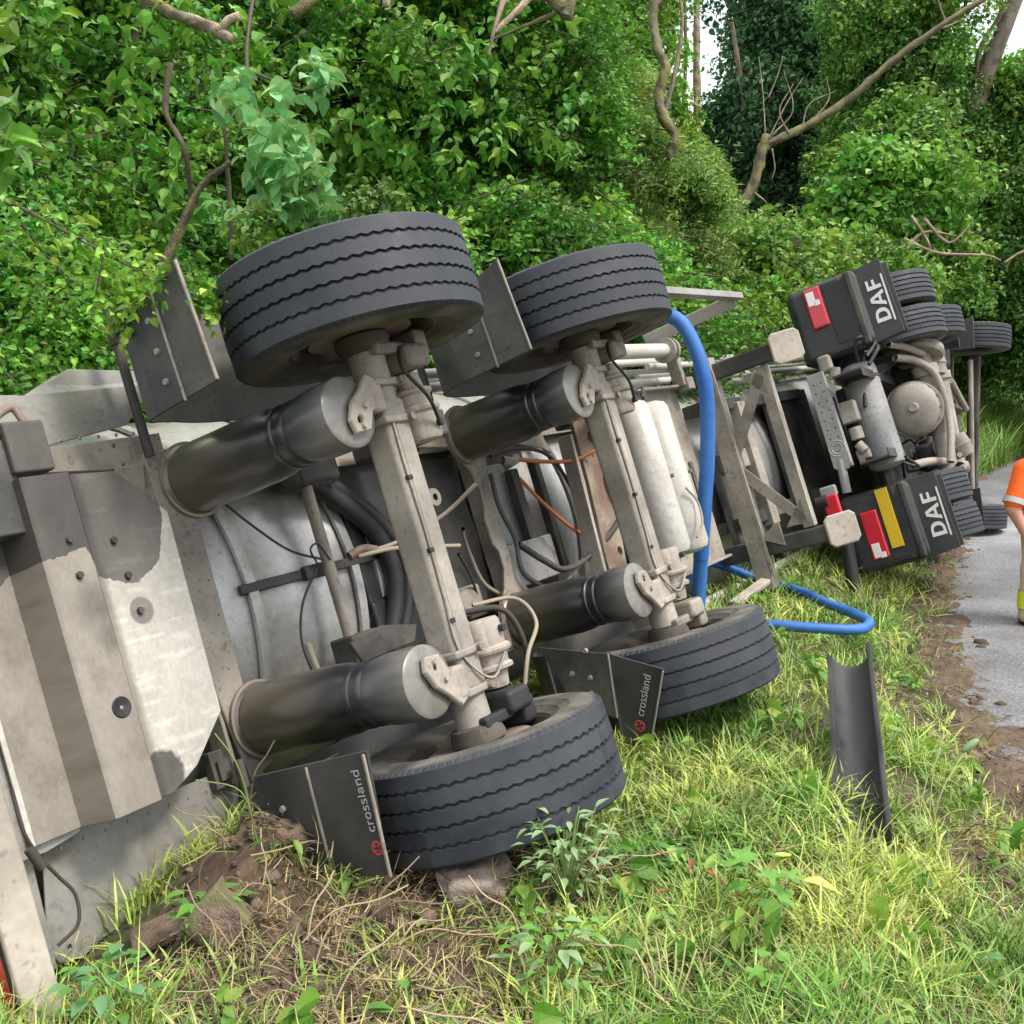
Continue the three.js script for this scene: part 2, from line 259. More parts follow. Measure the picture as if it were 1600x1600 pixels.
// tread darker, side walls dusty: split a tyre by radius
function splitTyre(g, R) {
  const p = g.attributes.position, n = g.attributes.normal, A = [[], []], Nn = [[], []];
  for (let i = 0; i < p.count; i += 3) { let r = 0; for (let k = 0; k < 3; k++) r += Math.hypot(p.getX(i + k), p.getZ(i + k)) / 3; const j = r > R - 0.03 ? 0 : 1; for (let k = 0; k < 3; k++) { A[j].push(p.getX(i + k), p.getY(i + k), p.getZ(i + k)); Nn[j].push(n.getX(i + k), n.getY(i + k), n.getZ(i + k)); } }
  return A.map((a, j) => { const q = new THREE.BufferGeometry(); q.setAttribute('position', new THREE.Float32BufferAttribute(a, 3)); q.setAttribute('normal', new THREE.Float32BufferAttribute(Nn[j], 3)); return q; });
}
for (const k in TG) TG[k] = splitTyre(TG[k], k === 'dual' ? 0.515 : 0.535);
// inner side of the wheel looks toward -in (in = +1: the vehicle's middle lies toward +y)
function wheel(parent, name, kind, pos, inward, spin, opts = {}) {
  const o = new THREE.Group(); o.name = name; o.position.set(...pos); o.rotation.y = spin; parent.add(o);
  const W = kind === 'dual' ? 0.3 : 0.385, s = inward;
  const keep = WARP; WARP = null;
  const ty = part(o, 'tyre', TG[kind][0].clone(), M.tyre); part(ty, 'sidewall', TG[kind][1].clone(), M.tyreSide);
  // rim: barrel, lip, and disc set toward the outside
  part(o, 'rim', [lathe([[0.318, W * 0.4], [0.3, W * 0.36], [0.287, W * 0.3], [0.278, 0.02], [0.272, -W * 0.2], [0.19, -W * 0.26], [0.15, -W * 0.26], [0.15, -W * 0.22], [0.2, -W * 0.2], [0.262, -W * 0.12], [0.268, 0.02], [0.276, W * 0.3], [0.3, W * 0.4], [0.318, W * 0.4]], [0, 0, 0], [0, s, 0], 48)], opts.rim || M.hubDark);
  if (opts.disc) {
    const v = []; for (let i = 0; i < 44; i++) { const a = i / 44 * 2 * PI; v.push(B([0.2 * Math.cos(a), s * 0.118, 0.2 * Math.sin(a)], [0.036, 0.016, 0.008], 0.002, [0, -a, 0])); }
    part(o, 'brake_disc', [lathe([[0.1, 0.126], [0.222, 0.126], [0.222, 0.138], [0.1, 0.138]], [0, 0, 0], [0, s, 0], 56), lathe([[0.1, 0.098], [0.222, 0.098], [0.222, 0.11], [0.1, 0.11]], [0, 0, 0], [0, s, 0], 56), ...v], M.rust);
  }
  part(o, 'hub', [lathe([[0.001, -0.16], [0.1, -0.16], [0.12, -0.05], [0.11, 0.06], [0.085, 0.1], [0.001, 0.1]], [0, 0, 0], [0, s, 0], 32), ...Array.from({ length: 10 }, (_, i) => cyl([0.165 * Math.cos(i * PI / 5), -s * W * 0.26, 0.165 * Math.sin(i * PI / 5)], [0.165 * Math.cos(i * PI / 5), -s * W * 0.38, 0.165 * Math.sin(i * PI / 5)], 0.014, 0.014, 6))], M.hubDark);
  WARP = keep; return o;
}

// ---------------------------------------------------------------- the overturned tanker trailer. Its own axes: x forward, y across (up), z out of the underside
const trailer = thing('tanker_trailer', 'silver tanker semi-trailer lying on its side, underside and two axles facing the camera', 'trailer', V(-0.3998, 1.2329, -4.5338));
trailer.quaternion.setFromRotationMatrix(new THREE.Matrix4().set(0.54577, -0.28645, 0.78745, 0, 0.05444, 0.94989, 0.3078, 0, -0.83616, -0.12512, 0.53402, 0, 0, 0, 0, 1));
trailer.updateMatrixWorld(true);
const TW = (s, w, u) => V(s, w, u).applyMatrix4(trailer.matrixWorld);
const T = trailer;
// tank
{
  const N = 72, st = [[-2.6, 0.02, -2.05], [-2.6, 1.02, -2.05], [-2.45, 1.08, -2.05], [2.2, 1.1, -2.08], [2.3, 1.12, -2.05], [4, 1.18, -2.0], [9.3, 1.2, -1.92], [9.7, 1.1, -1.92], [9.85, 0.8, -1.92], [9.9, 0.02, -1.92]];
  const P = [], I = []; st.forEach(([s, r, u]) => { for (let i = 0; i <= N; i++) { const a = i / N * 2 * PI; P.push(s, r * Math.sin(a), u + r * Math.cos(a)); } });
  for (let j = 0; j + 1 < st.length; j++) for (let i = 0; i < N; i++) { const a = j * (N + 1) + i, b = a + N + 1; I.push(a, b, a + 1, a + 1, b, b + 1); }
  const g = new THREE.BufferGeometry(); g.setAttribute('position', new THREE.Float32BufferAttribute(P, 3)); g.setIndex(I);
  const shell = part(T, 'tank_shell', toCreasedNormals(g, 0.5), M.tank, 0.8);
  for (const s of [-0.08, 0.62, 0.8, 2.6, 4.2, 6.2, 8.2]) part(shell, 'band', lathe([[1.1 + (s > 2.2 ? 0.085 : 0), -0.03], [1.118 + (s > 2.2 ? 0.09 : 0), -0.028], [1.118 + (s > 2.2 ? 0.09 : 0), 0.028], [1.1 + (s > 2.2 ? 0.085 : 0), 0.03]], [s, 0, s > 2.2 ? -1.98 : -2.06], [1, 0, 0], 72), s < 1 ? M.tank : M.alu);
  part(shell, 'seam', [B([0.35, 0.02, -0.955], [1.0, 0.05, 0.03], 0.01), B([0.32, 0.02, -0.93], [0.16, 0.07, 0.04], 0.01)], M.chassisDark);
}
// long side rails and pipes beside the tank
for (const [w, u, r, s0, s1] of [[0.98, -0.62, 0.055, 2.3, 4.45], [1.0, -0.98, 0.03, 1.4, 9], [0.94, -1.08, 0.03, 1.4, 9], [0.86, -0.95, 0.028, 4.4, 9], [0.8, -0.86, 0.03, 3.4, 9], [0.92, -0.84, 0.025, 4.4, 9], [-1.0, -0.9, 0.04, 2.5, 8.6]]) part(T, 'side_pipe', cyl([s0, w, u], [s1, w, u], r, r, 16), M.whitePaint);
each(T, 'pipe_flange', [lathe([[0.055, 0], [0.1, 0], [0.1, 0.03], [0.055, 0.03]], [4.3, 0.98, -0.62], [1, 0, 0], 24), lathe([[0.055, 0], [0.1, 0], [0.1, 0.03], [0.055, 0.03]], [4.37, 0.98, -0.62], [1, 0, 0], 24)], M.chassis);
// main rails
for (const sg of [1, -1]) part(T, 'chassis_rail', [B([2.3, sg * 0.53, -1.02], [5.2, 0.016, 0.22], 0.003), B([2.3, sg * 0.56, -0.915], [5.2, 0.1, 0.016], 0.004)], M.chassis);
// rear spring plate
{
  const seat = (sg) => plate(Array.from({ length: 24 }, (_, i) => [-0.25 + 0.172 * Math.cos(i / 12 * PI), sg * 0.555 + 0.172 * Math.sin(i / 12 * PI)]), 'sw', -0.953, 0.011, 0.003);
  part(T, 'rear_cross_plate', [plate([[-0.46, 0.7], [-0.25, 0.72], [-0.27, 0.42], [-0.285, -0.42], [-0.22, -0.74], [-0.38, -0.8], [-0.44, -0.4], [-0.45, 0.3]], 'sw', -0.966, 0.02, 0.004, [[-0.31, 0.1, 0.008], [-0.31, -0.06, 0.008], [-0.34, -0.3, 0.008]]), plate([[-0.46, 0.69], [-0.44, 0.69], [-0.42, -0.78], [-0.44, -0.78]], 'sw', -1.08, 0.114), seat(1), seat(-1)], M.chassis);
  // front plate between the axles, with its scalloped edge and diagonal arms
  const y = [[1.43, 0.62], [1.72, 0.62], [1.76, 0.42], [1.73, 0.3], [1.71, 0.24], [1.74, 0.2], [1.74, 0.08], [1.7, 0.04], [1.7, -0.12], [1.73, -0.16], [1.73, -0.28], [1.74, -0.34], [1.86, -0.5], [1.86, -0.7], [1.36, -0.7], [1.36, -0.6], [1.56, -0.36], [1.61, -0.26], [1.61, -0.14], [1.58, -0.1], [1.58, 0.06], [1.6, 0.1], [1.62, 0.22], [1.6, 0.26], [1.58, 0.34], [1.43, 0.5], [1.1, 0.53], [1.1, 0.62]];
  const seat2 = sg => plate(Array.from({ length: 24 }, (_, i) => [1.59 + 0.172 * Math.cos(i / 12 * PI), sg * 0.555 + 0.172 * Math.sin(i / 12 * PI)]), 'sw', -0.763, 0.011, 0.003);
  part(T, 'front_cross_plate', [plate(y, 'sw', -0.776, 0.02, 0.004), plate([[1.66, 0.6], [1.68, 0.6], [1.68, -0.68], [1.66, -0.68]], 'sw', -0.9, 0.126), seat2(1), seat2(-1)], M.chassis);
  for (const sg of [1, -1]) part(T, 'gusset_arm', plate([[1.72, sg * 0.6], [2.35, sg * 0.5], [2.4, sg * 0.36], [2.3, sg * 0.4], [1.8, sg * 0.5]].slice(0).sort(() => 0), 'sw', -0.72, 0.014), M.chassis);
}
// axles
const springCol = t => { const a = [0.1, 0.086, 0.062], b = [0.05, 0.042, 0.03], c = [0.014, 0.014, 0.018], d = [0.06, 0.066, 0.075], e = [0.17, 0.158, 0.138]; return t < 0.35 ? lerp3(a, b, t / 0.35) : t < 0.6 ? lerp3(b, c, (t - 0.35) / 0.25) : t < 0.72 ? c : t < 0.84 ? lerp3(c, d, (t - 0.72) / 0.12) : lerp3(d, e, (t - 0.84) / 0.16); };
const springMat = new THREE.MeshPhysicalMaterial({ vertexColors: true, roughness: 0.32, clearcoat: 0.6, clearcoatRoughness: 0.3, bumpMap: M.tyre.bumpMap, bumpScale: 0.0008 });
function spring(s, w, u0, u1, k) {
  const L = u1 - u0, pr = [[0, 0], [0.165, 0], [0.168, 0.012], [0.15, 0.03], [0.158, 0.06], [0.156, 0.3], [0.154, 0.5], [0.148, 0.58], [0.136, 0.63], [0.133, 0.645], [0.139, 0.652], [0.139, 0.672], [0.133, 0.68], [0.132, 0.71], [0.138, 0.718], [0.138, 0.735], [0.132, 0.745], [0.142, 0.79], [0.148, 0.85], [0.15, 0.94], [0.147, 0.99], [0.13, 1], [0, 1]].map(([r, t]) => [r, t * L]);
  const g = lathe(pr, [s, w, u0], [0, 0, 1], 56), p = g.attributes.position, c = [];
  for (let i = 0; i < p.count; i++) { const t = (p.getZ(i) - u0) / L, n = n3(p.getX(i) * 7 + k * 9, p.getY(i) * 7, p.getZ(i) * 3); const cc = springCol(clamp(t + 0.05 * n)); const f = 1 + 0.22 * n3(p.getX(i) * 20, p.getY(i) * 20 + k, p.getZ(i) * 4); c.push(cc[0] * f, cc[1] * f, cc[2] * f); }
  const m = part(T, 'air_spring', g, springMat, 1); m.geometry.setAttribute('color', new THREE.Float32BufferAttribute(c, 3));
  const rg = lathe([[0.158, 0.004], [0.176, 0.006], [0.176, 0.016], [0.158, 0.018]], [s, w, u0], [0, 0, 1], 48); part(m, 'bead_ring', rg, M.rust);
  return m;
}
for (const [S0, k] of [[0, 0], [1.84, 1]]) {
  const u0 = k ? -0.75 : -0.94;
  const ax = part(T, 'axle_beam', [B([S0, -0.03, 0.02], [0.15, 1.26, 0.15], 0.028), cyl([S0, 0.55, 0.02], [S0, 0.86, 0.02], 0.075, 0.08), cyl([S0, -0.58, 0.02], [S0, -0.86, 0.02], 0.075, 0.08), B([S0 + 0.0765, -0.03, 0.0], [0.006, 1.1, 0.02], 0.002), B([S0 - 0.02, -0.03, 0.0955], [0.02, 1.1, 0.005], 0.002)], M.beam);
  for (const sg of [1, -1]) {
    for (const w of [0.5, 0.66]) part(ax, 'clamp_ring', [B([S0, sg * w, 0.1], [0.2, 0.035, 0.03], 0.012), B([S0 + 0.085, sg * w, 0.02], [0.03, 0.035, 0.17], 0.012), B([S0 - 0.085, sg * w, 0.02], [0.03, 0.035, 0.17], 0.012)], M.beam);
    // trailing arm under the beam and hanger
    part(T, 'trailing_arm', [bar([S0 - 0.3, sg * 0.555, 0.03], [S0 + 0.75, sg * 0.555, -0.42 + 0.12 * k], 0.1, 0.09, 0.02), B([S0 + 0.78, sg * 0.555, -0.56 + 0.1 * k], [0.2, 0.14, 0.5], 0.02)], M.chassisDark);
    spring(S0 - 0.25, sg * 0.555, u0, 0.07, k * 2 + (sg > 0 ? 1 : 0) + 1);
    // bolted end plate of the spring
    const w0 = sg * 0.555;
    const bx = (x, y) => [S0 - 0.17 + (x + 0.17) * 0.8, w0 + sg * y * 0.82];
    const br = part(T, 'spring_bracket', [plate([bx(-0.33, -0.05), bx(-0.31, -0.12), bx(-0.2, -0.11), bx(-0.15, -0.02), bx(-0.06, 0.02), bx(-0.05, 0.14), bx(-0.13, 0.17), bx(-0.2, 0.1), bx(-0.28, 0.04)], 'sw', 0.078, 0.028, 0.006, [[...bx(-0.12, 0.11), 0.01], [...bx(-0.1, 0.06), 0.01], [...bx(-0.26, -0.055), 0.017]]), B([S0 - 0.1, w0 + sg * 0.05, 0.06], [0.08, 0.14, 0.1], 0.02)], M.bracket);
    each(br, 'bolt', [cyl([S0 - 0.2, w0 + sg * 0.01, 0.1], [S0 - 0.2, w0 + sg * 0.01, 0.12], 0.013, 0.013, 6), cyl([S0 - 0.24, w0 - sg * 0.07, 0.1], [S0 - 0.24, w0 - sg * 0.07, 0.12], 0.013, 0.013, 6)], M.bracket);
    // brake chamber, push rod housing, caliper
    const c0 = sg * 0.4;
    const ch = part(T, 'brake_chamber', lathe([[0, 0], [0.075, 0.004], [0.084, 0.02], [0.084, 0.12], [0.1, 0.128], [0.104, 0.14], [0.1, 0.152], [0.08, 0.16], [0.076, 0.2], [0.09, 0.21], [0.09, 0.225], [0.06, 0.235], [0.05, 0.3], [0.001, 0.3]], [S0 + 0.215, c0, 0.03], [0, sg, 0], 32), M.bracket);
    part(ch, 'port', cyl([S0 + 0.23, c0 + sg * 0.06, 0.11], [S0 + 0.23, c0 + sg * 0.06, 0.14], 0.016, 0.016, 8), M.black);
    part(T, 'brake_caliper', [B([S0 + 0.18, sg * 0.76, 0.06], [0.16, 0.1, 0.2], 0.025), B([S0 + 0.25, sg * 0.82, 0.02], [0.09, 0.12, 0.24], 0.02), B([S0 + 0.05, sg * 0.8, 0.1], [0.2, 0.05, 0.05], 0.015)], sg < 0 && !k ? M.black : M.chassis);
    part(T, 'hub_carrier', [lathe([[0.08, 0], [0.105, 0.01], [0.118, 0.05], [0.118, 0.07], [0.08, 0.09]], [S0, sg * 0.8, 0.02], [0, sg, 0], 32)], M.hubDark);
    const wl = wheel(T, 'wheel', k && sg < 0 ? 'straight' : 'zig', [S0, sg * 1.02, 0.02], -sg, k * 0.4 + sg * 0.7, { disc: true });
  }
}
// brake lines clipped along the beams, nuts on the clamps
for (const S0 of [0, 1.84]) { part(T, 'brake_line', tube([[S0 - 0.05, 0.5, 0.1], [S0 - 0.055, 0.3, 0.1], [S0 - 0.05, 0.02, 0.102], [S0 - 0.055, -0.25, 0.1], [S0 - 0.05, -0.5, 0.1], [S0 + 0.08, -0.64, 0.12], [S0 + 0.2, -0.56, 0.13]], 0.006, 50, 6), M.chassis); part(T, 'brake_line', tube([[S0 + 0.22, 0.45, 0.13], [S0 + 0.14, 0.56, 0.17], [S0 + 0.05, 0.7, 0.15], [S0 + 0.1, 0.8, 0.12]], 0.009, 30, 6), M.black); for (const w of [0.25, -0.06, -0.36]) part(T, 'line_clip', B([S0 - 0.05, w, 0.1], [0.03, 0.02, 0.02], 0.004), M.black); for (const sg of [1, -1]) for (const w of [0.5, 0.66]) part(T, 'nut', cyl([S0 + 0.05, sg * w, 0.11], [S0 + 0.05, sg * w, 0.135], 0.017, 0.017, 6), M.rust); }
// mudguards: rear flap, arch against the tank, ribs
function textOn(parent, str, size, at, depth, mat, F = font, stretch = 1) { // reads along +y, letters' tops toward -z, on a face looking along -x
  const g = new TextGeometry(str, { font: F, size, depth, curveSegments: 4, bevelEnabled: false }); g.scale(stretch, 1, 1);
  g.applyMatrix4(new THREE.Matrix4().makeBasis(V(0, 1, 0), V(0, 0, -1), V(-1, 0, 0))); g.translate(...at); return part(parent, 'printed_lettering', g, mat, 0);
}
function emblem(parent, at, r) {
  const ring = new THREE.TorusGeometry(r, r * 0.2, 6, 20); ring.scale(1, 1, 0.12); ring.rotateY(PI / 2); ring.translate(...at);
  const dots = []; for (let i = 0; i < 4; i++) { const a = PI / 4 + i * PI / 2; dots.push(cyl([at[0], at[1] + 0.55 * r * Math.cos(a), at[2] + 0.55 * r * Math.sin(a)], [at[0] - 0.003, at[1] + 0.55 * r * Math.cos(a), at[2] + 0.55 * r * Math.sin(a)], r * 0.24, r * 0.24, 8)); }
  part(parent, 'printed_emblem', [ring, ...dots], M.printRed, 0);
}
for (const [S0, sg, uA, uB] of [[0, 1, -0.56, -0.16], [0, -1, -0.6, 0.02], [1.84, 1, -0.34, 0.1]]) {
  const w0 = sg * 0.76, w1 = sg * 1.26, s = S0 - 0.66, lo = Math.min(w0, w1), hi = Math.max(w0, w1), um = (uA + uB) / 2, mat = sg > 0 ? M.plasticDust : M.plastic;
  const out = sg > 0 ? [[w0, uA], [w0 + 0.02, uB], [w1 * 1.02, uB - 0.04], [w1, uB - 0.1], [w1 - 0.04, um - 0.06], [w1 - 0.13, uA - 0.06]] : [[w0 + 0.04, uA], [w0 + 0.06, uB + 0.02], [w1 + 0.1, uB - 0.05], [w1 + 0.1, uA + 0.22], [w1 + 0.2, uA + 0.06], [w1 + 0.36, uA - 0.06]];
  const fl = part(T, 'mudflap', plate(sg > 0 ? out : out.reverse(), 'wu', s, 0.012, 0.003), mat);
  each(fl, 'edge_bead', [bar([s - 0.004, w0 + (sg > 0 ? 0.02 : 0.05), uB], [s - 0.004, w1 * (sg > 0 ? 1.01 : 0.93), uB - 0.04], 0.014, 0.014), bar([s - 0.004, w0 + (sg < 0 ? 0.04 : 0), um], [s - 0.004, w1 - (sg > 0 ? 0.03 : -0.1), um - 0.02], 0.012, 0.012)], M.chassis);
  each(fl, 'bolt', [0.25, 0.5, 0.75].map(t => cyl([s, mix(w0, w1, t) - sg * 0.02, uA + 0.12], [s - 0.012, mix(w0, w1, t) - sg * 0.02, uA + 0.12], 0.014, 0.012, 10)), M.greyPaint);
  const b = uA + 0.56, ou = S0 ? 0.06 : 0;
  part(T, 'mudguard', strip([[S0 - 0.655, uA + 0.02], [S0 - 0.63, uA - 0.08], [S0 - 0.52, -0.66 + ou], [S0 - 0.25, -0.73 + ou], [S0 + 0.15, -0.72 + ou], [S0 + 0.45, -0.62 + ou], [S0 + 0.6, -0.46 + ou]], lo, hi, 0.012), mat);
  each(T, 'mudguard_bracket', [cyl([S0 - 0.45, sg * 0.68, -0.92 + k2(S0)], [S0 - 0.47, sg * 1.34, -0.9 + k2(S0)], 0.022, 0.022, 12), cyl([S0 + 0.42, sg * 0.6, -0.82 + k2(S0)], [S0 + 0.42, sg * 1.25, -0.75 + k2(S0)], 0.02, 0.02, 12), cyl([S0 - 0.46, sg * 1.24, -0.9 + k2(S0)], [S0 - 0.6, sg * 1.22, uA], 0.02, 0.02, 10), lathe([[0.02, 0], [0.034, 0], [0.034, 0.1], [0.02, 0.1]], [S0 - 0.46, sg * 1.18, -0.905 + k2(S0)], [0, sg, 0], 14)], M.chassisDark);
  if (sg < 0) { textOn(fl, 'crossland', 0.036, [s - 0.0015, -1.0, uB - 0.048], 0.003, M.printWhite, font, 1.12); emblem(fl, [s - 0.0015, -1.06, uB - 0.066], 0.024); }
}
function k2(S) { return S ? 0.16 : 0; }
{ // second lower mudguard, its flap torn outward
  const s = 1.2; const mk = (a, th) => { const P = []; a.forEach(q => P.push(...q)); const n = a.length; const back = a.map(q => [q[0] + th, q[1], q[2]]); back.forEach(q => P.push(...q)); const I = []; for (let i = 1; i + 1 < n; i++) { I.push(0, i, i + 1, n, n + i + 1, n + i); } for (let i = 0; i < n; i++) { const j = (i + 1) % n; I.push(i, n + i, j, j, n + i, n + j); } const g = new THREE.BufferGeometry(); g.setAttribute('position', new THREE.Float32BufferAttribute(P, 3)); g.setIndex(I); return toCreasedNormals(g, 0.3); };
  part(T, 'mudguard', [mk([[s, -0.69, -0.4], [s, -0.8, -0.0], [s, -1.13, -0.06], [s, -0.99, -0.29]], 0.012), strip([[1.21, -0.38], [1.3, -0.52], [1.55, -0.62], [1.95, -0.62], [2.25, -0.5], [2.4, -0.36]], -1.2, -0.74, 0.012)], M.plasticDust);
  const f = part(T, 'mudflap', mk([[s, -0.8, 0.004], [s + 0.02, -0.935, 0.27], [s + 0.03, -1.27, 0.085], [s + 0.02, -1.3, 0.03], [s + 0.01, -1.27, -0.06], [s, -1.14, -0.052]], 0.012), M.plastic);
  each(f, 'edge_bead', [bar([s - 0.003, -0.8, 0.002], [s - 0.003, -1.13, -0.055], 0.012, 0.012), bar([s + 0.016, -0.94, 0.268], [s + 0.026, -1.26, 0.09], 0.01, 0.01)], M.chassis);
  each(f, 'bolt', [[-0.76, -0.12], [-0.9, -0.14], [-0.98, -0.16], [-0.86, -0.24]].map(([w, u]) => cyl([s, w, u], [s - 0.014, w, u], 0.014, 0.012, 8)), M.greyPaint);
  const g = new TextGeometry('crossland', { font: font, size: 0.038, depth: 0.003, curveSegments: 4, bevelEnabled: false });
  const yd = V(0, 0.875, 0.484).normalize(), xn = V(-1, 0, 0), zd = yd.clone().cross(xn).multiplyScalar(-1); g.applyMatrix4(new THREE.Matrix4().makeBasis(yd, xn.clone().cross(yd), xn)); g.translate(s + 0.016, -1.15, 0.085); part(f, 'printed_lettering', g, M.printWhite, 0); emblem(f, [s + 0.012, -1.19, 0.05], 0.026);
}
// rear end: pressed hat section and its plate
{
  const stain = (s, w) => { // oily patch with its own outline, over the upper end and two drips
    const n = 0.03 * n3(s * 4, w * 4, 40) + 0.006 * n3(s * 30, w * 30, 41); const top = w > 0.42 + n - 0.35 * sm(-0.62, -0.92, s) * 1 ? 1 : 0; const lobe = Math.hypot((s + 0.78) / 0.24, (w - 0.45) / 0.3) < 1 + n * 3 ? 1 : 0;
    return Math.max(lobe, (w > 0.5 && s > -1.2 && s < -0.62) || (s < -0.8 && w > 0.28 + n + 0.2 * (s + 1.2)) ? 1 : 0, sm(0.062, 0.05, Math.hypot(s + 0.76, w - 0.04)) * 0.8, sm(0.1, 0.08, Math.hypot(s + 0.86, w + 0.6) + n), sm(0.15, 0.02, Math.hypot(s + 1.02, w - 0.1)) * 0.6, sm(0.1, 0.02, Math.hypot(s + 1.0, w + 0.02)) * 0.5);
  };
  const map = tex(1024, (u, v) => { const s = -1.4 + u * 1.0, w = -0.8 + v * 1.6; const a = tnoise(u, v, 5, 5, 91), b = tnoise(u, v, 80, 2, 92), scr = (sm(0.55, 0.8, tnoise(u * 0.12 + v * 0.03, v * 1.1, 64, 2, 93)) - 0.3) * 0.16; const right = sm(-0.9, -0.86, s); let c = lerp3([0.28, 0.25, 0.21], [0.52, 0.49, 0.435], right); c = c.map(x => x * (0.75 + 0.4 * a) * (0.88 + 0.24 * b) + scr * 0.6 * right - (1 - right) * 0.07 * sm(0.4, 0.85, tnoise(u, v, 10, 5, 96))); return lerp3(c, [0.035, 0.032, 0.032], 0.88 * stain(s, w) * (0.75 + 0.35 * a)); });
  const mat = new THREE.MeshStandardMaterial({ map, roughness: 0.5, metalness: 0.25, bumpMap: M.alu.bumpMap, bumpScale: 0.0008 });
  const mp = (g) => { g = flat(g); const p = g.attributes.position, uv = []; for (let i = 0; i < p.count; i++) uv.push((p.getX(i) + 1.4) / 1.0, (p.getY(i) + 0.8) / 1.6); g.setAttribute('uv', new THREE.Float32BufferAttribute(uv, 2)); return g; };
  const fl = mp(plate([[-0.93, 0.63], [-0.7, 0.62], [-0.5, 0.42], [-0.52, -0.45], [-0.71, -0.625], [-0.85, -0.69], [-0.95, -0.685]], 'sw', -0.856, 0.008, 0.002, [[-0.8, 0.33, 0.012], [-0.78, 0.18, 0.012]]));
  // hat section swept across: profile in (u,s)
  const hat = (a, b) => mp(plate([[-0.848, -0.925], [-0.848, -0.945], [-0.752, -0.975], [-0.745, -0.985], [-0.745, -1.175], [-0.752, -1.185], [-0.93, -1.215], [-0.93, -1.42], [-0.938, -1.42], [-0.938, -1.205], [-0.76, -1.178], [-0.76, -0.98], [-0.856, -0.95], [-0.856, -0.925]].reverse(), 'us', a, b - a, 0.001));
  const pn = part(T, 'rear_underrun_plate', [fl, hat(-0.68, 0.62)], mat, 0);
  part(pn, 'drain_hole', [lathe([[0.001, 0], [0.038, 0], [0.042, 0.004], [0.038, 0.008], [0.001, 0.002]], [-1.04, -0.3, -0.748], [0, 0, 1], 20)], M.black);
  each(pn, 'bolt', [[-1.06, 0.36, -0.745], [-1.06, 0.22, -0.745], [-0.8, 0.34, -0.848], [-0.78, 0.19, -0.848], [-0.77, 0.04, -0.848]].map(([s, w, u]) => cyl([s, w, u], [s, w, u + 0.016], 0.016, 0.014, 6)), M.chassisDark);
  part(T, 'rear_deck_plate', plate([[-1.95, 0.85], [-1.2, 0.85], [-1.2, -0.7], [-1.35, -0.72], [-1.95, -0.7]], 'sw', -1.0, 0.04, 0.003), M.alu, 0.7);
  // lower and upper aluminium valances
  part(T, 'lower_valance', [plate([[-1.3, -0.69], [-0.33, -0.72], [-0.42, -0.92], [-0.53, -1.045], [-0.8, -1.08], [-1.16, -1.12], [-1.27, -1.15], [-1.36, -1.13], [-1.39, -1.06]], 'sw', -1.07, 0.012, 0.003, [[-1.31, -1.09, 0.014]]), plate([[-1.42, -0.7], [-1.36, -0.7], [-1.38, -1.14], [-1.44, -1.12]], 'sw', -1.075, 0.03, 0.004)], M.alu, 0.8);
  const up = plate([[-1.6, 0.78], [-0.9, 0.79], [-0.42, 0.86], [-0.28, 0.98], [-0.26, 1.04], [-0.85, 1.02], [-1.6, 1.03]], 'sw', -1.06, 0.012, 0.003);
  const fold = (() => { const P = [[-0.87, 1.02, -1.05], [-0.26, 1.04, -1.05], [-0.2, 1.09, -1.12], [-0.22, 1.12, -1.35], [-0.62, 1.12, -1.35], [-0.66, 1.12, -1.12]], I = [0, 1, 2, 0, 2, 5, 5, 2, 3, 5, 3, 4]; const g = new THREE.BufferGeometry(); g.setAttribute('position', new THREE.Float32BufferAttribute(P.flat(), 3)); g.setIndex(I); return toCreasedNormals(g, 0.9); })();
  part(T, 'upper_valance', [up, fold, plate([[-1.7, 0.8], [-0.88, 0.8], [-0.88, 1.03], [-1.7, 1.06]], 'sw', -1.09, 0.02, 0.003), plate([[-0.9, 1.0], [-0.3, 1.02], [-0.24, 1.12], [-0.6, 1.14]], 'sw', -1.11, 0.02, 0.004)], M.alu, 0.8);
  part(T, 'side_bracket', [plate([[-0.94, 0.68], [-0.3, 0.64], [-0.3, 0.8], [-0.93, 0.78]], 'sw', -1.03, 0.03, 0.004, [[-0.55, 0.76, 0.008], [-0.53, 0.67, 0.008]]), plate([[-0.62, 0.6], [-0.5, 0.5], [-0.46, 0.66], [-0.6, 0.66]], 'sw', -0.98, 0.02)], M.chassis);
  each(T, 'bracket_block', [B([-1.1, 0.74, -0.86], [0.17, 0.2, 0.2], 0.012), B([-1.3, 0.6, -0.86], [0.28, 0.36, 0.14], 0.01)], M.plasticDust);
  part(T, 'rusty_hook', [tube([[-1.22, 0.83, -0.8], [-1.16, 0.88, -0.8], [-1.1, 0.9, -0.8], [-1.08, 0.85, -0.79], [-1.06, 0.8, -0.79]], 0.016), B([-1.2, 0.84, -0.8], [0.03, 0.1, 0.04], 0.01)], M.rust);
  part(T, 'box_tube', [plate([[-0.52, -0.62], [-0.38, -0.62], [-0.38, -0.78], [-0.52, -0.78]], 'sw', -1.06, 0.05, 0.003), plate([[-0.5, -0.66], [-0.4, -0.66], [-0.4, -0.75], [-0.5, -0.75]], 'sw', -1.0, 0.01, 0.001)], M.chassisDark);
  for (let i = 0; i < 9; i++) part(T, 'rivet', cyl([-1.24 + i * 0.1, -0.74 + i * -0.004, -1.06], [-1.24 + i * 0.1, -0.74 + i * -0.004, -1.053], 0.009, 0.006, 8), M.alu);
  for (let i = 0; i < 6; i++) part(T, 'rivet', cyl([-0.85 + i * 0.09, 0.82, -1.05], [-0.85 + i * 0.09, 0.82, -1.043], 0.009, 0.006, 8), M.alu);
  // rear bar
  const bb = part(T, 'rear_bumper', B([-1.752, -0.15, -0.57], [0.13, 2.5, 0.14], 0.012), M.bracket, 0.9);
